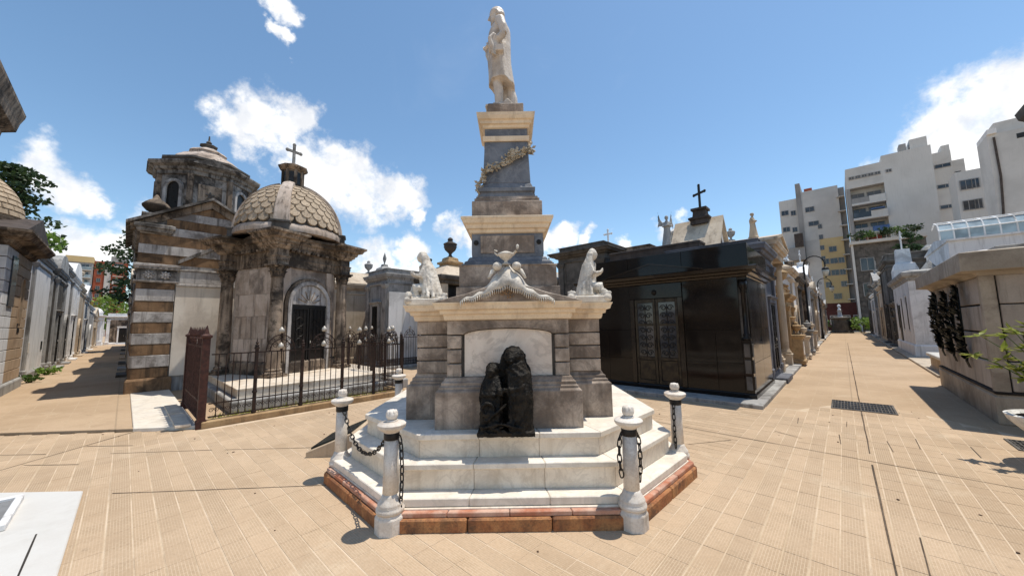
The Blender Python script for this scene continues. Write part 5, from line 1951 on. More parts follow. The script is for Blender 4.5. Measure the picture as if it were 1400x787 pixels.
    if top == 'cross':
        MB().stack(rect(-.16, .16, ty - .16, ty + .16), [(0, zt - .12), (0, zt + .10), (.03, zt + .12), (.03, zt + .15), (-.06, zt + .2)]).build('finial_base', trim, t)
        cross(t, 0, ty, zt + .19, .75, tm, .045)
    elif top == 'urn':
        MB().stack(rect(-.2, .2, ty - .2, ty + .2), [(0, zt - .12), (0, zt + .08), (.03, zt + .1), (.03, zt + .13)]).build('finial_base', trim, t)
        urn(t, 0, ty, zt + .13, .8, tm)
    elif top == 'figure':
        MB().stack(rect(-.26, .26, ty - .24, ty + .24), [(0, zt - .12), (0, zt + .15), (.03, zt + .17), (.03, zt + .2)]).build('finial_base', trim, t)
    if slit:
        MB().extr([(x + hw * .5, z) for x, z in arch_pts(.22, base + .9, base + 2.0)], 'y', -.02, .004).build('slit_window', 'door_dark', t)
    for k in range(plaques):
        x = -hw * .62 if k % 2 == 0 else hw * .62
        MB().box(x - .13, x + .13, -.022, -.001, base + .75 + .45 * (k // 2), base + 1.1 + .45 * (k // 2)).build('plaque', 'bronze_green' if k % 3 else 'marble_white', t, bevel=.004)
    return t, zt


# ---- the row along the wide street, on the black tomb's side (fronts on v = 1.5)
V1 = 1.56
row = [
    ('plain blue-grey rendered mausoleum next to the polished black granite one', 11.75, 13.95, 4.35, 'slate', None, 'flat', .3, 'iron', 'pil', None, False),
    ('cream mausoleum with free-standing columns, second after the polished black one', 14.05, 16.9, 4.25, 'plaster_cream', None, 'gable', .45, 'iron', 'col', None, True),
    ('low ochre stone tomb with an urn beside the cream columned mausoleum', 17.05, 19.2, 3.2, 'stone_ochre', None, 'flat', .5, 'bronze', 'pil', 'urn', False),
    ('white plastered tomb with a pyramid roof after the low ochre one', 19.3, 21.9, 4.7, 'plaster_white', 'plaster_cream', 'pyramid', 1.1, 'iron', 'pil', 'cross', True),
    ('dark stone tomb with a small dome among the street row', 22.0, 24.8, 4.5, 'stone_dark', None, 'dome', 1.3, 'iron', 'col', 'cross', False),
    ('cream tomb with a round-arched door and urn after the small dark dome', 24.9, 28.0, 4.6, 'plaster_cream', 'chapel_stone', 'segment', .8, 'iron', 'col', 'urn', True),
    ('tall grey tomb with a steep gable and cross in the street row', 28.1, 31.2, 5.2, 'plaster_grey', 'plaster_white', 'gable', 1.1, 'iron', 'pil', 'cross', True),
    ('dark tomb with flat attic behind the curved-arm street lamp', 31.3, 35.0, 4.4, 'stone_dark', 'plaster_grey', 'flat', .6, 'iron', 'col', 'urn', False),
    ('ochre tomb with segmental roof far down the street', 35.1, 39.5, 4.9, 'stone_ochre', 'plaster_cream', 'segment', .9, 'bronze', 'pil', 'cross', True),
    ('far white tomb with gable on the same side as the street lamps', 39.6, 44.2, 4.6, 'plaster_white', None, 'gable', .9, 'iron', 'pil', 'cross', False),
    ('far grey domed tomb on the same side as the street lamps', 44.3, 49.5, 4.4, 'plaster_grey', None, 'dome', 1.5, 'iron', 'col', 'cross', True),
    ('far cream tomb beside the second street lamp', 49.6, 55.0, 4.2, 'plaster_cream', None, 'flat', .7, 'iron', 'pil', 'urn', False),
    ('last dark tomb of the row before the planted memorial', 55.1, 61.0, 4.0, 'stone_dark', 'plaster_grey', 'gable', .9, 'iron', 'pil', 'cross', False)]
for lab, u0, u1, h, m1, m2, rf, rh, dk, fl, tp, ar in row:
    tomb(lab, (u0 + u1) / 2, V1 + (.33 if fl == 'col' else 0), '-v', u1 - u0, 2.6, h * (.83 if u0 > 17 else .87 if u0 < 13 else 1), m1, m2, rf, rh * .7, dk, min(.95, (u1 - u0) * .38), None, ar, fl, tp, plaques=random.choice((0, 2, 4)))
# low grave fronts standing before the row: balustraded tombs, altars and urns
for k, (u, w, hh, mt, lab) in enumerate((
        (17.6, .8, 1.15, 'stone_ochre', 'ochre altar block standing before the low ochre tomb'),
        (20.6, .7, 1.0, 'plaster_cream', 'cream altar block before the white pyramid-roofed tomb'),
        (23.4, .8, 1.2, 'plaster_grey', 'grey altar block before the small dark domed tomb'),
        (26.6, .7, 1.1, 'plaster_cream', 'cream altar block before the arched-door tomb'))):
    t = thing('altar_tomb', lab, 'tomb', G(u, 1.40), GA)
    MB().stack(rect(-w / 2, w / 2, -.22, .12), [(.05, .08), (.05, .2), (0, .24), (0, hh - .15), (.03, hh - .12), (.07, hh - .05), (.07, hh)]).build('block', mt, t, bevel=.01)
    MB().box(-w * .3, w * .3, -.232, -.2205, .4, hh - .25).build('panel', 'marble_white', t, bevel=.006)
    urn(t, 0, -.05, hh, .5, mt)

# ---- behind the black tomb
tomb('dark stone mausoleum with a long flat parapet rising behind the black granite one', 12.6, 4.85, '-u', 3.3, 2.2, 3.95, 'stone_dark', 'roof_tile_dark', 'flat', .5, None, flank=None, frieze=False, over=.06)
t = thing('gabled_chapel', 'small pale gabled chapel roof with a dark iron cross behind the black granite tomb', 'mausoleum', G(14.0, 3.5), GA)
MB().box(-.7, .7, -.6, .8, 0, 4.2).build('wall', 'plaster_cream', t)
MB().extr([(-.72, 4.2), (.72, 4.2), (0, 5.28)], 'y', -.58, .78).build('gable', 'plaster_white', t)
for sx in (-1, 1):
    MB().extr([(sx * .86, 4.05), (0, 5.30), (0, 5.42), (sx * .86, 4.16)], 'y', -.72 if sx < 0 else -.717, .9).build('roof_slab', 'plaster_cream', t)
MB().extr([(-.25, 4.25), (.25, 4.25), (0, 4.75)], 'y', -.6, -.57).build('vent', 'roof_tile_dark', t)
MB().stack(rect(-.28, .28, -.28, .28), [(0, 5.2), (0, 5.35), (.06, 5.38), (.06, 5.45), (-.06, 5.5), (-.08, 5.7), (-.02, 5.72), (-.02, 5.8), (-.2, 5.85)]).build('cross_base', 'roof_tile_dark', t)
cross(t, 0, 0, 5.84, .85, 'iron_black', .04, rot=R(58))
an_t, zt = tomb('narrow tomb carrying a winged angel behind the dark flat parapet', 15.4, 5.3, '-u', 1.6, 1.6, 4.75, 'plaster_grey', None, 'flat', .2, None, flank=None, frieze=False, over=.05)
a_ = angel_mesh(1.45, 'plaster_grey', None, G(15.75, 5.3, zt - .01), GA - PI / 2 + .6)
tag(a_, 'stone angel with raised wings standing on a roof behind the dark parapet', 'statue')
urn_t = thing('roof_urn', 'small white stone shrine behind the angel statue', 'shrine', G(16.2, 4.85, 0), GA)
MB().stack(ngon(6, .42, 0), [(0, 0), (0, 5.5), (.08, 5.54), (.08, 5.62), (-.3, 5.95)]).build('shaft', 'plaster_white', urn_t)
tomb('dark mausoleum with a flared cornice seen just beside the monument, towards the black tomb', 13.0, 8.0, '-u', 2.3, 2.6, 4.75, 'stone_dark', None, 'flat', .35, None, flank='pil', frieze=True, over=.34)
tomb('rough brown tomb squeezed behind the black granite mausoleum', 14.2, 6.2, '-u', 1.5, 1.8, 4.6, 'chapel_stone', None, 'flat', .3, None, flank=None, frieze=False)
tomb('pale tomb roof with small cross beyond the dark flared one', 18.5, 9.6, '-u', 3.0, 2.6, 5.2, 'plaster_white', None, 'gable', .8, None, flank=None, top='cross')
# second row above the street tombs
tomb('orange-stained round-topped tomb rising behind the street row', 21.0, 4.3, '-v', 2.2, 2.2, 5.0, 'stone_ochre', None, 'segment', .8, None, flank='pil', top=None)
tomb('ochre and grey tomb tower behind the street row', 24.6, 4.4, '-v', 2.6, 2.4, 5.9, 'stone_ochre', 'plaster_grey', 'flat', .6, None, flank='pil', top='urn')
tomb('grey tomb with pyramid roof behind the street row', 28.6, 4.6, '-v', 3.0, 2.4, 5.8, 'plaster_grey', None, 'pyramid', 1.2, None, flank='pil', top='cross')
tomb('cream tomb gable peeping over the far street row', 33.0, 4.7, '-v', 3.2, 2.4, 5.6, 'plaster_cream', None, 'gable', 1.0, None, flank='pil', top='cross')
tomb('white tomb attic showing over the far street row', 37.5, 4.8, '-v', 3.6, 2.4, 6.0, 'plaster_white', None, 'flat', .7, None, flank='pil', top=None)

# ---- between chapel and monument
gt_, zt = tomb('small grey tomb with a pilastered narrow door and a stone finial, behind the chapel railing', 7.5, 15.1, '-u', 1.9, 3.0, 3.95, 'plaster_grey', None, 'flat', .3, 'iron', .5, 2.3, False, 'pil', None, over=.12)
MB().stack(rect(-.3, .3, -.3, .3), [(0, 0), (-.05, .12), (-.18, .2), (-.2, .3)]).build('finial_base', 'plaster_grey', gt_, (0, .34, zt - .02))
MB().lathe([(.05, .28), (.04, .36), (.12, .52), (.13, .6), (.08, .72), (.01, .86)], 10, sy=.5).build('finial', 'plaster_grey', gt_, (0, .34, zt - .02), smooth=True)
sw = tag(MB().stack(rect(.0, 2.95, -.04, -.012), [(0, .35), (0, 3.2)]).build('side_panel', 'plaster_white', gt_, (0, 0, 0)), None)
sw.parent = gt_
sw.location = (.99, .04, 0)
sw.rotation_euler = (0, 0, PI / 2)
tomb('low grey tomb with an arched window beside the small grey tomb behind the railing', 8.6, 17.6, '-u', 2.6, 2.6, 3.55, 'plaster_grey', None, 'flat', .2, 'iron', .7, 1.7, True, 'pil', None)
t = thing('urn_mausoleum', 'dark open-sided mausoleum with sloping stone roof and tall urn behind the monument', 'mausoleum', G(9.0, 12.3), GA)
MB().stack(rect(-.1, 2.9, -.1, 2.7), [(0, 0), (0, .3), (-.05, .34)]).build('plinth', 'stone_dark', t)
MB().box(.25, 2.55, .3, 2.55, .34, 3.5).build('porch_shade_block', 'door_dark', t)  # solid block coloured dark to stand for the shade inside the porch
for x, y in ((0, 0), (2.5, 0), (0, 2.3), (2.5, 2.3)):
    MB().box(x, x + .3, y, y + .3, .34, 3.5).build('pier', 'plaster_cream', t, bevel=.01)
MB().stack(rect(-.02, 2.82, -.02, 2.62), [(0, 3.5), (.04, 3.53), (.06, 3.64), (.2, 3.68), (.24, 3.78), (.24, 3.83), (-.1, 3.9)]).build('cornice', 'stone_dark', t)
for k in range(3):
    MB().box(.26 + .75 * k, .94 + .75 * k, .2, .3, 2.6, 2.7).build('louvre', 'stone_dark', t)
MB().stack(rect(0, 2.8, 0, 2.6), [(.18, 3.83), (.18, 3.87), (-1.05, 4.55)]).build('roof', 'plaster_cream', t)
MB().stack(rect(1.02, 1.78, .95, 1.65), [(0, 4.35), (0, 4.6), (.08, 4.63), (.08, 4.72), (-.08, 4.78), (-.1, 4.9), (-.16, 4.95)]).build('urn_base', 'stone_ochre', t)
urn(t, 1.4, 1.3, 4.9, 1.05, 'roof_tile_dark')
ca = angel_mesh(1.1, 'bronze_green', None, G(9.5, 13.9, 3.8), GA - PI / 2, False, 'roof_statue')
tag(ca, 'dark bronze robed figure on a roof between the grey tomb and the urn mausoleum', 'statue')
tomb('plain dark tomb under the bronze roof figure', 9.2, 13.9 + .02, '-u', 1.1, 1.5, 3.55, 'plaster_cream', 'stone_dark', 'flat', .25, None, flank=None, frieze=False)
tomb('grey backdrop tomb closing the plaza between the chapel and the monument', 12.5, 17.5, '-u', 3.6, 2.6, 3.3, 'plaster_grey', None, 'flat', .3, 'iron', .7, flank='pil')
tomb('dark tomb behind the monument between the urn roof and the flared cornice', 13.2, 11.0, '-u', 3.2, 2.6, 3.6, 'stone_dark', 'plaster_grey', 'gable', .6, 'iron', .8, flank='pil')

# ================================================================ ALLEY ON THE LEFT
UA = -2.2
al_row = [
    ('grey tomb with carved pilaster beside the beige banded front in the alley', 20.6, 25.4, 4.6, 'plaster_white', 'plaster_grey', 'flat', .3, None, 'pil', None, False),
    ('alley tomb with a dark barrel roof and tall iron doors', 25.5, 28.6, 4.5, 'stone_dark', 'plaster_grey', 'segment', .75, 'iron', 'pil', None, False),
    ('white alley tomb next after the dark barrel roof', 28.7, 31.8, 4.9, 'plaster_white', 'plaster_grey', 'flat', .4, 'iron', 'pil', None, True),
    ('tall bright white alley tomb with a curved top', 31.9, 36.4, 4.9, 'plaster_white', None, 'segment', .9, 'iron', 'pil', None, False),
    ('beige alley tomb after the bright white one', 36.5, 41.0, 4.7, 'plaster_cream', None, 'flat', .5, 'iron', 'pil', 'urn', True),
    ('white gabled alley tomb far along', 41.1, 47.0, 4.4, 'plaster_white', None, 'gable', .9, 'iron', 'pil', None, False),
    ('far grey alley tomb with pyramid roof', 47.1, 54.0, 3.9, 'plaster_grey', 'plaster_white', 'pyramid', 1.2, 'iron', 'pil', None, True),
    ('farthest cream tomb of the alley row', 54.1, 62.0, 3.3, 'plaster_cream', None, 'gable', .8, 'iron', 'pil', None, False)]
for lab, v0, v1, h, m1, m2, rf, rh, dk, fl, tp, ar in al_row:
    tomb(lab, UA - (.12 if v0 < 21 else 0), (v0 + v1) / 2, '+u', v1 - v0, 2.8, h, m1, m2, rf, rh, dk, min(1.0, (v1 - v0) * .3), None, ar, fl, tp, plaques=2, over=.10)
tomb('brown tomb closing the far end of the alley', -.1, 68, '-v', 3.0, 2.5, 3.6, 'chapel_stone', 'plaster_white', 'flat', .4, 'iron', .8, flank='pil')
tomb('small white domed tomb at the far end of the alley', -2.8, 66, '-v', 2.0, 2.0, 3.6, 'plaster_white', None, 'dome', 1.0, 'iron', .7, flank='col')
ar_row = [(18.4, 21.4, 4.4, 'stone_dark', 'dark tomb behind the banded mausoleum, edge-on in the alley', 'flat'),
          (21.5, 25.0, 5.0, 'plaster_grey', 'grey tomb edge-on after the dark one in the alley', 'gable'),
          (25.1, 29.5, 4.2, 'stone_dark', 'second dark tomb edge-on on the shaded side of the alley', 'flat'),
          (29.6, 35.0, 4.8, 'plaster_cream', 'cream tomb edge-on on the shaded side of the alley', 'gable'),
          (35.1, 42.0, 4.0, 'plaster_grey', 'far grey tomb edge-on on the shaded side of the alley', 'flat'),
          (42.1, 50.0, 4.2, 'stone_dark', 'far dark tomb edge-on on the shaded side of the alley', 'gable'),
          (50.1, 60.0, 3.6, 'plaster_grey', 'farthest tomb edge-on on the shaded side of the alley', 'flat')]
for v0, v1, h, m1, lab, rf in ar_row:
    tomb(lab, .22, (v0 + v1) / 2, '-u', v1 - v0, 2.6, h, m1, None, rf, .6, 'iron', .9, flank='pil', over=.12)

# beige banded tomb with niche, dome and roof figure at the near end of the alley
t = thing('beige_mausoleum', 'beige coursed mausoleum with arched niche and tiled dome at the alley mouth', 'mausoleum', G(-2.15, 17.2), GA + PI / 2)
HB = 1.75
MB().box(-HB + .02, HB - .02, .03, 3.4, 0, 4.0).build('core', 'joint_dark', t)
MB().stack(rect(-HB - .04, HB + .04, -.06, 3.4), [(0, 0), (0, .3), (-.03, .34)]).build('plinth', 'plaster_grey', t, bevel=.01)
z = .35
k = 0
while z < 3.9:
    z1 = min(3.95, z + .30)
    if 1.95 < z + .15 < 3.35:
        MB().box(-HB, -.42, 0, .2, z, z1 - .02).build('course', 'plaster_white', t, bevel=.006)
        MB().box(-.40, .50, 0, .2, z, z1 - .02).build('course', 'plaster_beige', t, bevel=.006)
        MB().box(.92, HB, 0, .2, z, z1 - .02).build('course', 'plaster_beige', t, bevel=.006)
    else:
        MB().box(-HB, -.42, 0, .2, z, z1 - .02).build('course', 'plaster_white', t, bevel=.006)
        MB().box(-.40, HB, 0, .2, z, z1 - .02).build('course', 'plaster_beige', t, bevel=.006)
    MB().box(HB - .2 + .0, HB + .004, .2005, 3.3, z, z1 - .02).build('course', 'plaster_beige', t, bevel=.006)
    z += .30
MB().extr([(x + .71, zz) for x, zz in arch_pts(.40, 1.98, 3.30)], 'y', .08, .1).build('niche', 'banded_brown', t)
arch_band(.40, .03, 1.98, 3.30, -.02, .1, 10).xf(Matrix.Translation((.71, 0, 0))).build('niche_frame', 'plaster_beige', t)
MB().box(.57, .85, -.012, .0, 1.70, 1.84).build('plaque', 'iron_black', t)
MB().box(-1.15, -.5, -.03, .0, 2.4, 3.75).build('window', 'window_glass', t)
MB().stack(rect(-HB, HB, 0, 3.4), [(0, 3.95), (.06, 3.98), (.10, 4.08), (.30, 4.14), (.36, 4.22), (.40, 4.26), (.40, 4.32), (.1, 4.36)]).build('cornice', 'chapel_stone', t)
MB().extr([(-HB - .3, 4.34), (HB + .3, 4.34), (0, 5.0)], 'y', -.3, 3.5).build('roof', 'roof_tile_dark', t)
MB().stack(ngon(12, 1.24, 0, .05, 1.25), [(0, 4.3), (0, 4.72), (.06, 4.76), (.06, 4.86), (0, 4.88)]).build('drum', 'chapel_stone', t)
MB().lathe([(1.2 * cos(R(a)), 4.86 + 1.45 * sin(R(a))) for a in range(0, 85, 6)] + [(.1, 6.31)], 32, .05, 1.25).build('dome', 'tomb_tan', t, smooth=True)
tl = MB()
tl.loft([[(-.5, 0, 0), (.5, 0, 0), (.5, 0, 1), (-.5, 0, 1)], [(-.46, -.25, .04), (.46, -.25, .04), (.46, -.12, .96), (-.46, -.12, .96)]])
tme = tl.mesh('dome_tile')
tme.materials.append(MATS['tomb_tan'])
for r_ in range(11):
    t0 = R(3 + r_ * 6.4)
    rr, zz = 1.2 * cos(t0), 4.86 + 1.45 * sin(t0)
    n = max(10, int(26 * cos(t0)))
    sl_ = math.atan2(1.45 * cos(t0), 1.2 * sin(t0))
    for q in range(n):
        a = 2 * PI * (q + .5 * (r_ % 2)) / n
        o = bpy.data.objects.new('dome_tile', tme)
        COL.objects.link(o)
        o.parent = t
        o.matrix_local = Matrix.Translation((.05, 1.25, 0)) @ Matrix.Rotation(a + PI / 2, 4, 'Z') @ Matrix.Translation((0, -rr, zz)) @ Matrix.Rotation(-(PI / 2 - sl_), 4, 'X') @ Matrix.Diagonal((2 * PI * rr / n * .93, .10, .135, 1))
a_ = angel_mesh(1.05, 'chapel_stone', None, G(-2.15, 17.2) + (Matrix.Rotation(GA + PI / 2, 3, 'Z') @ Vector((.05, 1.25, 6.26))), GA + PI / 2, False, 'roof_statue')
tag(a_, 'weathered stone robed figure on top of the tan tiled dome', 'statue')
# tall neighbour whose deep eaves reach into the picture
t = thing('tall_mausoleum', 'tall grey mausoleum with deep moulded eaves beside the beige coursed tomb', 'mausoleum', G(-2.6, 12.6), GA + PI / 2)
MB().box(-2.6, 2.5, 0, 3.5, 0, 6.9).build('wall', 'plaster_grey', t)
MB().stack(rect(-2.6, 2.5, 0, 3.5), [(0, 6.35), (.05, 6.4), (.06, 6.55), (.14, 6.6), (.16, 6.75), (.34, 6.9), (.38, 7.15), (.44, 7.35), (.45, 7.43), (.2, 7.5)]).build('cornice', 'chapel_stone', t)
MB().stack(rect(-2.5, 2.4, .1, 3.4), [(0, 7.5), (0, 8.1), (.08, 8.15), (.08, 8.25)]).build('attic', 'plaster_grey', t)
for sx in (-1, 1):
    MB().box(sx * 2.3 - .2, sx * 2.3 + .2, -.08, 0, .3, 6.35).build('pilaster', 'chapel_stone', t)
panel_door(t, 1.0, 2.4, -.02, .3, 'iron')

# ================================================================ RIGHT SIDE OF THE WIDE STREET
t = thing('block_mausoleum', 'low square mausoleum of grey stone blocks with deep eaves and bronze wreaths', 'mausoleum', G(9.6, -1.72), GA - PI / 2)
# local: +x = -v (away from the street), +y = u (down the street); street side is x=0
LB, WBk = 4.5, 3.4
MB().box(.05, WBk, .05, LB, 0, 2.42).build('core', 'joint_dark', t)
MB().stack(rect(0, WBk + .03, 0, LB + .03), [(.03, 0), (.03, .42), (.0, .45), (.0, .47)]).build('plinth', 'block_trim', t, bevel=.012)
zc_ = [(.52, .98), (1.0, 1.44), (1.46, 1.90), (1.92, 2.38)]
for ci, (z0, z1) in enumerate(zc_):
    ys = [.16, 1.15, 2.3, 3.4, LB] if ci % 2 == 0 else [.16, 1.7, 2.85, LB]
    for q in range(len(ys) - 1):
        MB().box(.0, .12, ys[q] + .014, ys[q + 1] - .014, z0 + .006, z1 - .006).build('stone_block', 'block_stone', t, bevel=.008)
    xs = [.16, .85, 1.75, 2.6, WBk] if ci % 2 == 0 else [.16, 1.1, 2.2, WBk]
    for q in range(len(xs) - 1):
        if ci == 1 and q == 0:
            MB().box(.168, .34, 0, .12, z0, z1).build('stone_block', 'block_stone', t, bevel=.008)
            MB().box(.345, xs[1] - .008, .02, .12, z0, z1).build('dark_plaque', 'granite_black', t, bevel=.006)
            continue
        if ci == 2 and q == 1:
            MB().box(.70, xs[2] - .008, .02, .12, z0 - .0, z1 + .3).build('dark_plaque', 'granite_black', t, bevel=.006)
            MB().box(xs[1] + .008, .69, 0, .12, z0, z1).build('stone_block', 'block_stone', t, bevel=.008)
            continue
        MB().box(xs[q] + .008, xs[q + 1] - .008, 0, .12, z0, z1).build('stone_block', 'block_stone', t, bevel=.008)
    MB().box(-.012, .148, -.012, .148, z0 - .02, z1 + .018).build('quoin', 'block_trim', t, bevel=.012)
MB().stack(rect(0, WBk, 0, LB), [(.012, .47), (.03, .48), (.03, .505), (.005, .515)]).build('string_course', 'joint_dark', t)
MB().stack(rect(0, WBk, 0, LB), [(0, 2.38), (.03, 2.41), (.05, 2.44), (.22, 2.46), (.22, 2.77), (.05, 2.80)]).build('eaves', 'block_trim', t, bevel=.006)
MB().box(.3, 1.2, .5, 1.4, 2.80, 2.92).build('roof_hatch', 'plaster_grey', t, bevel=.01)
MB().lathe([(.28, 2.79), (.28, 2.95), (.33, 2.97), (.33, 3.03), (.1, 3.08)], 16, .55, 2.4).build('roof_vent', 'plaster_white', t, smooth=True, auto=40)
# wreaths: long bronze palm sprays hung on the street face
def wreath(label, y, z0, z1, w, seed, ang=0.0):
    rr = random.Random(seed)
    m = MB()
    zc = (z0 + z1) / 2
    ctr = Vector((-.03, y, zc))
    L = z1 - z0
    for s_ in (-1, 1):
        stem = [(-.05 - .05 * sin(PI * f), y + s_ * w * .5 * sin(PI * f) * (1.0), z0 + L * f) for f in [i / 10 for i in range(11)]]
        m.tube(stem, .012, 5)
        for k in range(120):
            f = (k + rr.random()) / 120
            i = min(9, int(f * 10))
            p = Vector(stem[i]).lerp(Vector(stem[i + 1]), f * 10 - i)
            an = rr.uniform(-.9, .9) + (PI / 2 if s_ > 0 else PI / 2)
            ll = rr.uniform(.08, .16)
            d_ = Vector((rr.uniform(-.9, -.1), s_ * rr.choice((-1, 1)) * rr.uniform(.3, .9), rr.uniform(.2, .9))).normalized()
            sd = d_.cross(Vector((1, 0, 0))).normalized() * ll * .3
            m.add([p, p + d_ * ll * .5 + sd, p + d_ * ll, p + d_ * ll * .5 - sd, p + d_ * ll * .5 + Vector((-.012, 0, 0))], [(0, 1, 4), (1, 2, 4), (2, 3, 4), (3, 0, 4)])
    for k in range(14):
        p = Vector((-.05 - .02 * rr.random(), y + rr.gauss(0, w * .12), z0 + L * .12 + rr.gauss(0, .05)))
        m.ell(p, (.02, .035, .03), 6, 4)
    for s_ in (-1, 1):
        m.tube([(-.04, y, z0 + .08), (-.06, y + s_ * .05, z0 - .04), (-.03, y + s_ * .07, z0 - .16)], [.02, .03, .018], 5, flat=.4)
    o = m.build('bronze_wreath', 'bronze_green', None, t.location, GA - PI / 2)
    tag(o, label, 'wreath', 'bronze wreaths on the block mausoleum')


wreath('bronze wreath with two open palm sprays, second from the plaza corner of the block mausoleum', 2.35, .95, 2.22, .62, 3)
wreath('bronze wreath nearest the plaza corner of the block mausoleum', 1.30, .92, 2.28, .64, 4)
wreath('bronze wreath at the far end of the block mausoleum', 3.5, .98, 2.25, .64, 5)
# flat tomb box between the block mausoleum and the white one
t = thing('tomb_chest', 'low tan stone tomb chest with a pale lid by the white mausoleum', 'tomb', G(16.9, -2.05), GA)
MB().stack(rect(-1.6, 1.6, -1.1, 0), [(.03, 0), (.03, .1), (0, .13), (0, .45)]).build('chest', 'tomb_tan', t, bevel=.01)
MB().stack(rect(-1.65, 1.65, -1.15, .06), [(0, .452), (.02, .47), (.02, .54), (0, .56)]).build('lid', 'slab_white', t, bevel=.008)
# white mausoleum
t = thing('white_mausoleum', 'white-plastered mausoleum with slit windows and a corniced roof edge along the street', 'mausoleum', G(23.5, -2.25), GA - PI / 2)
MB().box(0, 5.2, 0, 6.4, 0, 3.55).build('wall', 'plaster_white', t)
MB().stack(rect(0, 5.2, 0, 6.4), [(.06, 0), (.06, .5), (.02, .55), (.0, .56)]).build('plinth', 'plaster_white', t)
MB().stack(rect(0, 5.2, 0, 6.4), [(0, 3.35), (.04, 3.4), (.06, 3.5), (.16, 3.56), (.2, 3.66), (.2, 3.74), (-.1, 3.84)]).build('cornice', 'plaster_grey', t)
for y, h_ in ((1.4, 1.5), (3.2, 1.5), (5.2, 1.3)):
    MB().box(-.015, .02, y - .12, y + .12, 1.2, 1.2 + h_).build('slit_window', 'door_dark', t)
    MB().box(-.05, 0, y - .18, y + .18, 1.1, 1.19).build('sill', 'plaster_white', t)
    MB().box(-.04, 0, y - .18, y + .18, 1.21 + h_, 1.29 + h_).build('lintel', 'plaster_white', t)
MB().box(-.03, 0, 4.1, 4.7, .56, 2.4).build('door', 'iron_black', t)
MB().box(1.3, 5.1, .1, 5.5, 3.80, 4.95).build('rear_block', 'plaster_white', t)
MB().extr([(.02, 4.94), (5.6, 4.94), (5.6, 5.0), (2.6, 5.35), (.02, 5.02)], 'x', 1.25, 5.15).build('rear_roof', 'plaster_white', t)
MB().stack(rect(.0, .95, 5.1, 6.2), [(0, 3.8), (0, 4.35), (-.1, 4.7), (-.25, 4.75)]).build('tower_base', 'plaster_white', t)
MB().stack(rect(.17, .77, 5.35, 5.95), [(0, 4.7), (-.03, 5.5), (-.03, 5.52)]).build('tower', 'plaster_white', t)
cross(t, .47, 5.65, 5.5, 1.0, 'plaster_white', .045, rot=R(90))
MB().lathe([(.5, 3.8), (.42, 3.95), (.30, 4.05), (.1, 4.35), (.02, 4.5)], 6, 1.0, 2.6).build('roof_cap', 'plaster_grey', t)
tomb('gabled tomb with arched glass window behind the block mausoleum', 15.0, -7.0, '-u', 3.6, 3.0, 4.6, 'plaster_cream', 'stone_dark', 'gable', .9, None, flank='pil', slit=True)
rr_row = [
    (30.6, 33.2, 2.6, 'stone_dark', 'iron_black', 'low dark railed tomb next after the white mausoleum', 'flat', .3, None),
    (33.4, 38.2, 5.4, 'stone_dark', None, 'tall black tomb after the white mausoleum', 'flat', .6, None),
    (38.4, 43.0, 4.2, 'plaster_cream', None, 'pale tomb with a white block on its roof, after the tall black one', 'flat', .6, 'urn'),
    (43.2, 47.5, 4.8, 'stone_dark', 'plaster_grey', 'dark gabled tomb after the pale one with the roof block', 'gable', .9, 'cross'),
    (47.7, 53.0, 4.0, 'plaster_grey', 'plaster_white', 'grey tomb with a small dome on the shaded street side', 'dome', 1.3, 'cross'),
    (53.2, 60.5, 4.4, 'stone_dark', None, 'last dark tomb on the shaded street side', 'flat', .5, 'urn')]
for u0, u1, h, m1, m2, lab, rf, rh, tp in rr_row:
    t_, zt = tomb(lab, (u0 + u1) / 2, -2.35, '+v', u1 - u0, 2.6, h, m1, m2 if m2 != 'iron_black' else None, rf, rh, 'iron', .9, flank='pil', top=tp, over=.14)
    if u0 == 38.4:
        MB().box(-1.0, .6, .3, 1.6, zt - .05, zt + .8).build('roof_block', 'plaster_white', t_, bevel=.02)

# ---- roof sculptures along the street row
for u, zz, hh, wg, mt, lab in ((15.4, 4.75, 1.0, False, 'plaster_cream', 'cream robed figure on the gable of the columned tomb'),
                               (26.4, 4.5, 1.2, True, 'plaster_white', 'white winged figure on the arched-door cream tomb'),
                               (33.1, 4.1, 1.3, False, 'stone_dark', 'dark robed figure on the flat-attic tomb by the lamp'),
                               (37.3, 4.75, 1.3, True, 'plaster_white', 'far white winged figure on the ochre tomb')):
    tag(angel_mesh(hh, mt, None, G(u, 2.15, zz - .04), GA, wg, 'roof_statue', .03), lab, 'statue')

# ---- filler rows of tombs closing the view between the chapel, the monument and the black tomb
for k, (u, v, w, h, mt, rf, tp, lab) in enumerate((
        (6.2, 18.6, 2.4, 3.7, 'plaster_cream', 'gable', 'cross', 'cream gabled tomb behind the railed plot'),
        (9.6, 20.8, 2.8, 4.2, 'plaster_grey', 'flat', 'urn', 'grey flat tomb with urn behind the low arched one'),
        (13.6, 22.5, 3.2, 4.0, 'plaster_white', 'gable', None, 'white gabled tomb far behind the chapel plot'),
        (17.5, 18.5, 3.2, 4.3, 'stone_dark', 'flat', None, 'dark flat tomb far behind the urn mausoleum'),
        (17.8, 14.2, 3.4, 4.4, 'plaster_cream', 'dome', 'cross', 'cream domed tomb far behind the monument'),
        (4.2, 22.5, 3.2, 4.0, 'stone_dark', 'gable', None, 'dark gabled tomb behind the domed chapel'),
        (21.5, 12.0, 3.2, 4.8, 'plaster_grey', 'gable', 'cross', 'grey gabled tomb beyond the flared dark one'),
        (19.0, 6.6, 3.0, 4.2, 'plaster_cream', 'flat', None, 'cream tomb hidden behind the rough brown one'))):
    tomb(lab, u, v, '-u', w, 2.6, h, mt, None, rf, .7, 'iron', .8, flank='pil', top=tp)

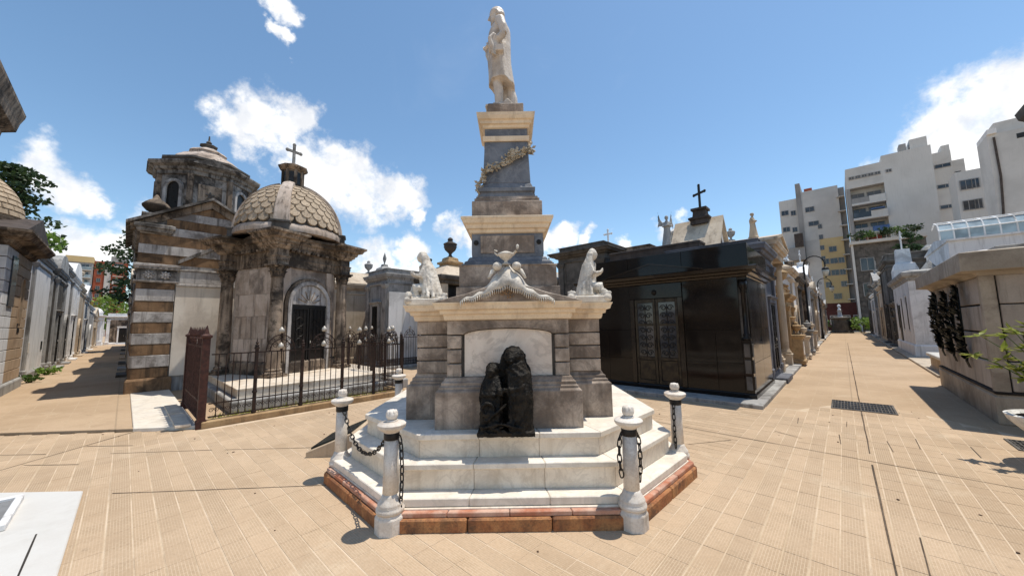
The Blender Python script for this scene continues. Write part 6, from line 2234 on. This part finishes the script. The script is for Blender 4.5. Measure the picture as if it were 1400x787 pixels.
# ================================================================ APARTMENT BLOCKS BEYOND THE WALL (fronts face -u; local x = -v)
def win(parent, x, z, w, h, y=0.0, frame='tower_grey', glass='window_glass', sill=True):
    f = MB()
    f.box(x - w / 2 - .08, x + w / 2 + .08, y - .10, y - .005, z - .08, z).box(x - w / 2 - .08, x + w / 2 + .08, y - .08, y - .005, z + h, z + h + .08)
    f.box(x - w / 2 - .08, x - w / 2, y - .08, y - .005, z + .001, z + h - .001).box(x + w / 2, x + w / 2 + .08, y - .08, y - .005, z + .001, z + h - .001)
    f.box(x - .03, x + .03, y - .05, y - .02, z + .001, z + h - .001)
    o = f.build('window', frame, parent)
    MB().box(x - w / 2 + .001, x + w / 2 - .001, y - .02, y + .02, z + .002, z + h - .002).build('pane', glass, o)


def block(label, u, cat='apartment building', name='apartment_building'):
    return thing(name, label, cat, G(u, 0), GA - PI / 2)


# cream and yellow tower
t = block('cream and yellow apartment tower with small windows beyond the end of the street', 95)
MB().box(-8.2, -5.2, 0, 12, 0, 27.4).build('wall', 'tower_white', t)
MB().box(-5.2, -4.4, -.4, 6, 0, 30.4).build('flue_stack', 'tower_grey', t)
MB().box(-4.4, 1.35, -.25, 12, 18.0, 28.4).build('wall', 'tower_white', t)
MB().box(-2.2, 1.35, -.25, 12, 0, 17.99).build('wall', 'tower_yellow', t)
MB().box(-4.4, -2.201, -.25, 12, 0, 17.99).build('wall', 'tower_white', t)
MB().box(1.351, 2.25, .5, 12, 0, 28.0).build('shaded_gap_wall', 'tower_grey', t)  # recessed concrete of the gap, its shade put into the grey colour
for k in range(9):
    MB().box(1.0, 2.2, -.9, .49, 2.6 + 2.9 * k, 2.75 + 2.9 * k).build('balcony_slab', 'tower_white', t)
for z in (24.2, 20.6):
    win(t, -7.3, z, 1.1, .9)
    win(t, -5.9, z - .3, .7, .9)
win(t, -3.2, 24.0, 1.3, .9, -.25)
win(t, -2.8, 21.0, 1.5, .8, -.25)
for k in range(4):
    win(t, -1.9, 13.6 + 2.2 * k, .5, .8, -.25)
for k in range(5):
    z = 5.8 + 2.35 * k
    for x in (-1.5, -.35, .75):
        if (k + int(x * 2)) % 4 != 1:
            win(t, x, z, .75 if x != -.35 else 1.0, .95, -.25)
MB().box(-8.2, -4.5, -2.2, -.3, 14.0, 16.6).build('water_tank_room', 'tower_grey', t)
MB().box(-6.0, -4.6, -2.4, -2.2, 16.6, 19.4).build('dark_box', 'roof_tile_dark', t)
MB().box(-3.9, -2.6, 2, 4, 28.4, 29.6).build('roof_room', 'brick_red', t)
# white slab with the loggias
t = block('broad white apartment block with stacked dark loggias and planted balconies', 85)
MB().box(6.9, 12.4, -.3, 14, 0, 29.0).build('wall', 'tower_white', t)
MB().box(2.4, 6.899, 1.4, 14, 0, 27.9).build('wall', 'tower_white', t)
MB().box(2.4, 6.899, -.3, 1.39, 24.4, 28.0).build('top_wall', 'tower_white', t)
MB().box(2.3, 2.75, -.4, 1.4, 0, 24.39).build('fin', 'tower_grey', t)
for x in (3.1, 3.9, 4.7, 5.5, 6.3, 7.6):
    win(t, x, 26.0, .55, .4, -.3, sill=False)
for k, z in enumerate((21.6, 18.9, 16.2, 13.5)):
    MB().box(2.76, 6.898, -1.0 if k else -.5, 1.38, z - .35, z).build('balcony_slab', 'tower_white', t)
    win(t, 3.7, z + .3, 1.5, 1.7, 1.4)
    win(t, 5.7, z + .3, 1.6, 1.7, 1.4)
    MB().box(2.8, 4.9, -.98 if k else -.48, -.92 if k else -.42, z, z + .9).build('balcony_front', 'window_glass' if k % 2 else 'tower_grey', t)
    MB().box(4.95, 6.88, -.98 if k else -.48, -.92 if k else -.42, z, z + .95).build('balcony_front', 'tower_white' if k < 2 else 'blue_awning', t)
MB().box(5.0, 6.6, -1.3, -.3, 20.0, 20.15).build('awning', 'blue_awning', t)
MB().box(9.2, 10.0, 1, 3, 29.0, 30.6).build('roof_room', 'tower_grey', t)
MB().box(10.4, 12.3, 1, 5, 29.0, 31.0).build('roof_room', 'tower_white', t)
t = block('white stepped apartment wing with strip windows next to the loggia block', 89)
MB().box(12.6, 14.9, -.5, 12, 0, 28.6).build('wall', 'tower_white', t)
MB().box(14.901, 16.4, 1.0, 12, 0, 27.2).build('wall', 'tower_white', t)
MB().box(14.3, 15.2, 1.5, 4, 28.6, 30.2).build('roof_room', 'tower_white', t)
for z in (26.0, 22.6, 19.2, 15.8):
    win(t, 13.9, z, 1.6, .5, -.5)
for z in (24.0, 20.2, 16.4):
    win(t, 15.6, z, .5, 1.2, 1.0)
t = block('blue-white four-window apartment wall behind the terraces', 75)
MB().box(12.7, 16.6, 0, 4, 0, 21.2).build('wall', 'tower_white', t)
for z in (15.9, 18.7):
    for x, w_ in ((13.5, .9), (14.3, .55), (15.9, .7)):
        win(t, x, z, w_, 1.2)
t = block('tall plain white apartment end wall with a black downpipe', 60)
MB().box(12.6, 19.0, 0, 3.6, 0, 20.6).build('wall', 'tower_white', t)
MB().box(12.6, 13.2, -.3, 3.6, 20.6, 21.1).build('parapet', 'plaster_white', t)
MB().box(13.3, 19, .8, 3, 20.601, 22.0).build('roof_room', 'tower_white', t)
MB().tube([(13.0, -.12, 20.2), (13.05, -.12, 16), (12.9, -.12, 13.0), (12.7, -.12, 10)], .09, 6).build('downpipe', 'roof_tile_dark', t)
MB().box(14.4, 16.2, -.02, .0, 19.6, 20.1).build('vent', 'door_dark', t)
# darker low houses behind the cemetery wall
t = block('dark brown low building with planted roof terrace at the end of the street', 71, 'building', 'low_building')
MB().box(1.7, 8.9, 0, 8, 0, 12.4).build('wall', 'stone_dark', t)
MB().box(1.6, 9.0, -.6, 2, 12.4, 12.8).build('terrace_slab', 'tower_white', t)
MB().box(1.7, 1.95, -.2, 0, 0, 12.39).build('corner_fin', 'tower_white', t)
for k in range(3):
    win(t, 3.2 + 2.2 * k, 8.6, 1.3, 1.7)
    win(t, 3.2 + 2.2 * k, 5.0, 1.3, 1.7)
for k in range(8):
    MB().box(1.7 + k * .9, 1.76 + k * .9, -.55, -.5, 12.8, 13.8).build('railing_post', 'tower_white', t)
MB().box(1.7, 8.9, -.56, -.49, 13.8, 13.88).build('handrail', 'tower_white', t)
MB().box(3.5, 5.0, .5, 2.0, 12.8, 13.6).build('flower_box', 'red_flowers', t)
t = block('maroon street-end wall building behind the planted memorial', 76, 'building', 'low_building')
MB().box(-3.2, 3.0, 0, 4, 0, 4.3).build('wall', 'maroon', t)
for x in (-2.3, -1.0, .4, 1.7):
    win(t, x, 1.0, .8, 1.3, 0, 'tower_white')
t = block('white terraced house with an arched glass conservatory above the tombs', 44, 'building', 'terraced_house')
MB().box(5.6, 11.5, 0, 8, 0, 7.6).build('wall', 'plaster_white', t)
MB().box(4.2, 5.5, 2, 8, 0, 6.6).build('wall', 'tower_white', t)
MB().stack(rect(5.6, 11.5, 0, 8), [(.0, 7.4), (.15, 7.5), (.15, 7.62), (0, 7.64)]).build('cornice', 'plaster_white', t)
gh = MB()
for k in range(7):
    x = 6.3 + k * .75
    gh.tube([(x, .4, 7.6), (x, .4, 8.7), (x, .9, 9.3), (x, 2.0, 9.6), (x, 3.2, 9.3)], .05, 5)
for z_, y_ in ((8.7, .4), (9.3, .9), (9.6, 2.0)):
    gh.tube([(6.3, y_, z_), (10.8, y_, z_)], .05, 5)
gh.build('conservatory_frame', 'plaster_white', t)
for k in range(6):
    x = 6.35 + k * .75
    MB().add([(x, .42, 7.65), (x + .65, .42, 7.65), (x + .65, .42, 8.68), (x, .42, 8.68)], [(0, 1, 2, 3)]).add([(x, .43, 8.7), (x + .65, .43, 8.7), (x + .65, .92, 9.28), (x, .92, 9.28)], [(0, 1, 2, 3)]).build('glass_pane', 'window_pale', t)
for x in (6.4, 7.6):
    win(t, x, 5.6, .8, 1.2, 0, 'tower_white')
for k in range(3):
    win(t, 4.5 + .4 * k, 5.2, .25, .6, 2.0)
pu = thing('parasol', 'small pale parasol on the terrace below the glass conservatory', 'parasol', G(40, -5.2, 5.0), GA)
MB().lathe([(.04, 0), (.04, 1.4)], 8).build('pole', 'tower_white', pu)
MB().lathe([(.9, 1.25), (.85, 1.32), (.3, 1.6), (.02, 1.75)], 8).build('canopy', 'shade_cloth', pu)
t = block('white low terrace house under the parasol', 41, 'building', 'terrace_house')
MB().box(4.0, 8.0, -2, 4, 0, 4.98).build('wall', 'plaster_white', t)
win(t, 5.0, 3.4, 1.2, 1.0, -2)
MB().box(4.0, 8.0, -2.1, -2.0, 4.98, 5.3).build('parapet', 'plaster_grey', t)

# brick towers beyond the alley (front faces -v)
t = thing('apartment_building', 'red brick apartment tower with cream stair strip, beyond the alley', 'apartment building', G(-5.2, 190), GA)
MB().box(-3.4, 4.5, 0, 12, 0, 26.3).build('wall', 'brick_red', t)
MB().box(-.9, .6, -.25, 0, 0, 26.6).build('stair_strip', 'tower_white', t)
MB().box(.3, 4.6, -.1, 12, 26.3, 28.4).build('attic', 'tower_grey', t)
for k in range(6):
    z = 10.5 + 2.7 * k
    MB().box(1.0, 3.6, -1.0, 0, z - .2, z).build('balcony_slab', 'tower_white', t)
    MB().box(1.0, 3.6, -1.0, -.9, z, z + .9).build('balcony_front', 'tower_white' if k % 2 else 'brick_red', t)
    win(t, 2.3, z + .2, 2.0, 1.6)
    win(t, -2.2, z + .4, .8, 1.2)
t = thing('apartment_building', 'blue-grey apartment block with glazed balconies next to the brick tower', 'apartment building', G(-11.2, 186), GA)
MB().box(-3.5, 2.4, 0, 10, 0, 25.0).build('wall', 'tower_grey', t)
MB().box(-3.6, 2.5, -.2, 10, 25.0, 27.0).build('attic', 'leaf_mid' if False else 'tower_yellow', t)
for k in range(6):
    z = 9.5 + 2.6 * k
    MB().box(-3.3, 2.2, -1.1, 0, z - .2, z).build('balcony_slab', 'tower_white', t)
    MB().box(-3.3, 2.2, -1.1, -1.02, z, z + .9).build('balcony_front', 'window_pale', t)
    win(t, -1.8, z + .2, 1.6, 1.6)
    win(t, .8, z + .2, 1.6, 1.6)

# tall eaved tomb just outside the right edge; its cornice and shadow reach into view
t = thing('tall_mausoleum', 'tall grey mausoleum with projecting cornice beside the bowl planter', 'mausoleum', G(8.0, -2.45), GA - PI / 2)
MB().box(0, 3.0, -3.4, 0, 0, 4.3).build('wall', 'plaster_grey', t)
MB().stack(rect(0, 3.0, -3.4, 0), [(0, 4.1), (.05, 4.15), (.1, 4.25), (.3, 4.32), (.4, 4.45), (.42, 4.55), (.1, 4.62)]).build('cornice', 'stone_dark', t)
MB().stack(rect(0, 3.0, -3.4, 0), [(.05, 0), (.05, .35), (0, .4)]).build('plinth', 'plaster_grey', t)

# ================================================================ STREET LAMPS AND MEMORIAL
def lamp(label, u, v, h):
    t = thing('street_lamp', label, 'street lamp', G(u, v), GA, 'curved-arm lamps along the street')
    MB().lathe([(.16, 0), (.16, .1), (.11, .18), (.12, .3), (.08, .5), (.06, .9), (.08, .95), (.05, 1.0), (.045, h - .5)], 12).build('pole', 'iron_black', t, smooth=True, auto=40)
    arm = [(0, 0, h - .5)] + [(0, -.45 + .45 * cos(a), h - .45 + .5 * sin(a)) for a in [PI * i / 10 for i in range(11)]] + [(0, -.9, h - .6)]
    MB().tube(arm, .032, 6).build('arm', 'iron_black', t)
    MB().tube(spiral((0, -.18, h - .35), .14, .03, 1.5, 0, 'yz', 16), .015, 5).build('scroll', 'iron_black', t)
    L = MB().lathe([(.03, h - .60), (.14, h - .66), (.17, h - .74), (.16, h - .76)], 10, 0, -.9).build('lantern_cap', 'iron_black', t)
    MB().lathe([(.15, h - .765), (.16, h - .85), (.11, h - 1.05), (.03, h - 1.12)], 10, 0, -.9).build('lantern_globe', 'lamp_glass', t, smooth=True)
    MB().lathe([(.035, h - 1.115), (.04, h - 1.14), (.01, h - 1.2)], 8, 0, -.9).build('lantern_drop', 'iron_black', t)


lamp('black curved-arm street lamp standing before the dark tomb with flat attic', 25.5, 1.38, 5.15)
lamp('farther black curved-arm street lamp near the end of the street', 40.5, 1.38, 5.2)

t = thing('memorial', 'dark round planted memorial with a pale bust closing the end of the street', 'memorial', G(62, .25), GA)
MB().lathe([(1.15, 0), (1.15, .2), (.95, .3), (.85, 1.7), (1.0, 1.8), (1.05, 1.95), (.5, 2.05)], 8).build('drum', 'stone_dark', t)
MB().box(-.45, .45, -1.0, -.86, .5, 1.5).build('plaque', 'bronze_green', t)
MB().lathe([(.3, 2.0), (.22, 2.2), (.2, 2.7), (.3, 2.8)], 10).build('pedestal', 'plaster_white', t)
b_ = MB()
b_.ell((0, 0, 3.42), (.16, .18, .22))
b_.ell((0, -.05, 3.38), (.12, .14, .17))
b_.tube([(0, 0, 3.0), (0, 0, 3.3)], [.1, .09], 8)
b_.ell((0, 0, 2.95), (.32, .18, .2))
b_.sculpt('bust', 'plaster_white', t, .03, 1)

# ================================================================ VEGETATION
def leafy(mb, c, r, n, size, rr, flat=.8, up=.3):
    """leaf-sized faces scattered through a clump"""
    for k in range(n):
        while True:
            q = Vector((rr.uniform(-1, 1), rr.uniform(-1, 1), rr.uniform(-1, 1)))
            if q.length < 1:
                break
        p = Vector(c) + Vector((q.x * r[0], q.y * r[1], q.z * r[2]))
        d = Vector((rr.gauss(0, 1), rr.gauss(0, 1), rr.gauss(0, .6) + up)).normalized()
        s = d.cross(Vector((rr.gauss(0, 1), rr.gauss(0, 1), rr.gauss(0, 1)))).normalized()
        L = size * rr.uniform(.6, 1.3)
        w = L * .32
        mb.add([p, p + d * L * .5 + s * w, p + d * L, p + d * L * .5 - s * w], [(0, 1, 2, 3)])


def tree(label, u, v, h, cr, mat, seed, trunk_h, name='tree', nclump=34, leaf=.28, z0=0.0, cone=False):
    rr = random.Random(seed)
    t = thing(name, label, 'tree', G(u, v, z0), 0)
    tr = MB()
    tr.tube([(0, 0, 0), (.05, .02, trunk_h * .5), (0, .08, trunk_h), (.05, .0, h * .85)], [.22, .17, .13, .04], 8)
    cl = []
    for k in range(nclump):
        f = (k + .5) / nclump
        z = trunk_h + (h - trunk_h) * f
        rad = cr * ((1 - f) * .9 + .15 if cone else sin(PI * min(.98, .12 + f * .85)) ** .7)
        a = k * 2.399 + rr.uniform(-.4, .4)
        rd = rad * rr.uniform(.45, 1.0)
        c = Vector((cos(a) * rd, sin(a) * rd, z + rr.uniform(-.3, .3)))
        cl.append(c)
        tr.tube([(0, 0, max(trunk_h * .7, z - rd * .5)), tuple(Vector((c.x * .5, c.y * .5, z - .25))), tuple(c)], [.06, .035, .012], 5)
    tr.build('trunk', 'bark', t)
    cm = MB()
    for c in cl:
        s = cr * rr.uniform(.2, .38)
        leafy(cm, c, (s * 1.25, s * 1.25, s * (.35 if cone else .7)), 95, leaf, rr)
    cm.build('crown', mat, t)
    return t


tree('dark layered conifer rising behind the tan tiled dome', -6.6, 46, 14.6, 3.2, 'leaf_dark', 11, 5.5, 'conifer', 44, .38, cone=True)
tree('dark leafy tree overhanging the shaded side of the alley', .9, 44, 10.2, 2.6, 'leaf_dark', 12, 4.0, 'tree', 40, .30)
tree('bright green round tree at the far end of the alley', -1.2, 80, 7.0, 2.8, 'leaf_bright', 13, 2.0, 'tree', 30, .32)
tree('green tree behind the white terrace house', 47, -4.9, 9.2, 1.2, 'leaf_dark', 14, 3.0, 'tree', 26, .28)


def shrub(label, loc, r, n, size, mat, seed, name='shrub', cat='plant', flat=1.0):
    rr = random.Random(seed)
    t = thing(name, label, cat, loc, 0)
    st_ = MB()
    cm = MB()
    for k in range(n):
        a = rr.uniform(0, 2 * PI)
        rd = r * math.sqrt(rr.random())
        tip = Vector((cos(a) * rd, sin(a) * rd, r * flat * rr.uniform(.4, 1.3)))
        st_.tube([(cos(a) * rd * .15, sin(a) * rd * .15, 0), tuple(tip * .6 + Vector((0, 0, r * .15))), tuple(tip)], [.012, .009, .004], 4)
        leafy(cm, tip, (r * .3, r * .3, r * .25), 16, size, rr)
    st_.build('stems', 'bark', t)
    cm.build('foliage', mat, t)


shrub('small bright shrub growing on an alley tomb roof', G(-2.8, 24.0, 4.86), .7, 16, .22, 'leaf_bright', 21)
shrub('weeds sprouting at the foot of the beige tomb in the alley', G(-2.05, 20.0, .05), .24, 10, .10, 'leaf_mid', 22, 'weeds', flat=.7)
shrub('weeds sprouting before the grey carved tomb in the alley', G(-1.98, 23.2, .05), .3, 12, .12, 'leaf_bright', 23, 'weeds', flat=.6)
shrub('green shrub beside the planted memorial at the street end', G(62, -1.7), 1.3, 26, .3, 'leaf_bright', 24)
shrub('second green shrub across from the planted memorial', G(62.5, 2.3), 1.1, 22, .3, 'leaf_mid', 25)
for k in range(5):
    shrub(['dark creeper at the corner fin of the roof terrace', 'light green plant beside the terrace corner creeper', 'dark plant by the red flower box on the terrace', 'light plant past the red flower box on the terrace', 'last dark plant at the far end of the roof terrace'][k], G(70.6, -2.4 - 1.35 * k, 12.85), .9, 16, .3, 'leaf_mid' if k % 2 else 'leaf_dark', 30 + k, 'terrace_plant')
for o in bpy.data.objects:
    if o.name.startswith('terrace_plant'):
        o['group'] = 'plants on the dark roof terrace'
rr = random.Random(5)
gr = MB()                                             # grass and moss between platform and railing of the chapel plot
for k in range(900):
    u, v = rr.uniform(1.2, 4.7), rr.uniform(8.5, 9.12)
    p = G(u, v, .01)
    h_ = rr.uniform(.03, .12)
    a = rr.uniform(0, 6.28)
    d = Vector((cos(a), sin(a), 0)) * .012
    gr.add([p - d, p + d, p + Vector((rr.gauss(0, .03), rr.gauss(0, .03), h_))], [(0, 1, 2)])
tag(gr.build('grass', 'leaf_yellow'), 'dry grass between the chapel platform and the railing', 'grass', kind='stuff')

# bowl planter with a leafy plant at the right edge
t = thing('bowl_planter', 'white mosaic bowl planter on a short foot with a bright green plant', 'planter', G(7.22, -1.78), GA)
MB().lathe([(.2, 0), (.2, .05), (.11, .1), (.10, .22), (.16, .28), (.34, .38), (.44, .50), (.46, .56), (.43, .57), (.38, .52)], 28).build('bowl', 'planter_white', t, smooth=True, auto=50)
MB().lathe([(.40, .50), (.38, .535), (.05, .55)], 24).build('soil', 'soil', t)
sm, lf = MB(), MB()
for k in range(26):
    a = rr.uniform(0, 2 * PI)
    ln = rr.uniform(.45, 1.1)
    lean = rr.uniform(.1, .55)
    pts = [(cos(a) * .08, sin(a) * .08, .53)]
    for i in range(1, 6):
        f = i / 5
        pts.append((cos(a) * (.08 + lean * f * f), sin(a) * (.08 + lean * f * f), .53 + ln * f * (1 - .22 * f * lean)))
    sm.tube(pts, [.012, .010, .008, .007, .005, .003], 5)
    for i in range(1, 6):
        p = Vector(pts[i])
        for q in range(8):
            d = Vector((rr.gauss(0, 1), rr.gauss(0, 1), rr.gauss(.1, .45))).normalized()
            s = d.cross(Vector((0, 0, 1))).normalized()
            L = rr.uniform(.08, .15)
            n_ = s.cross(d) * L * .12
            lf.add([p, p + d * L * .35 + s * L * .24, p + d * L, p + d * L * .35 - s * L * .24, p + d * L * .5 - n_], [(0, 1, 4), (1, 2, 4), (2, 3, 4), (3, 0, 4)])
sm.build('stems', 'leaf_mid', t)
lf.build('foliage', 'leaf_yellow', t)
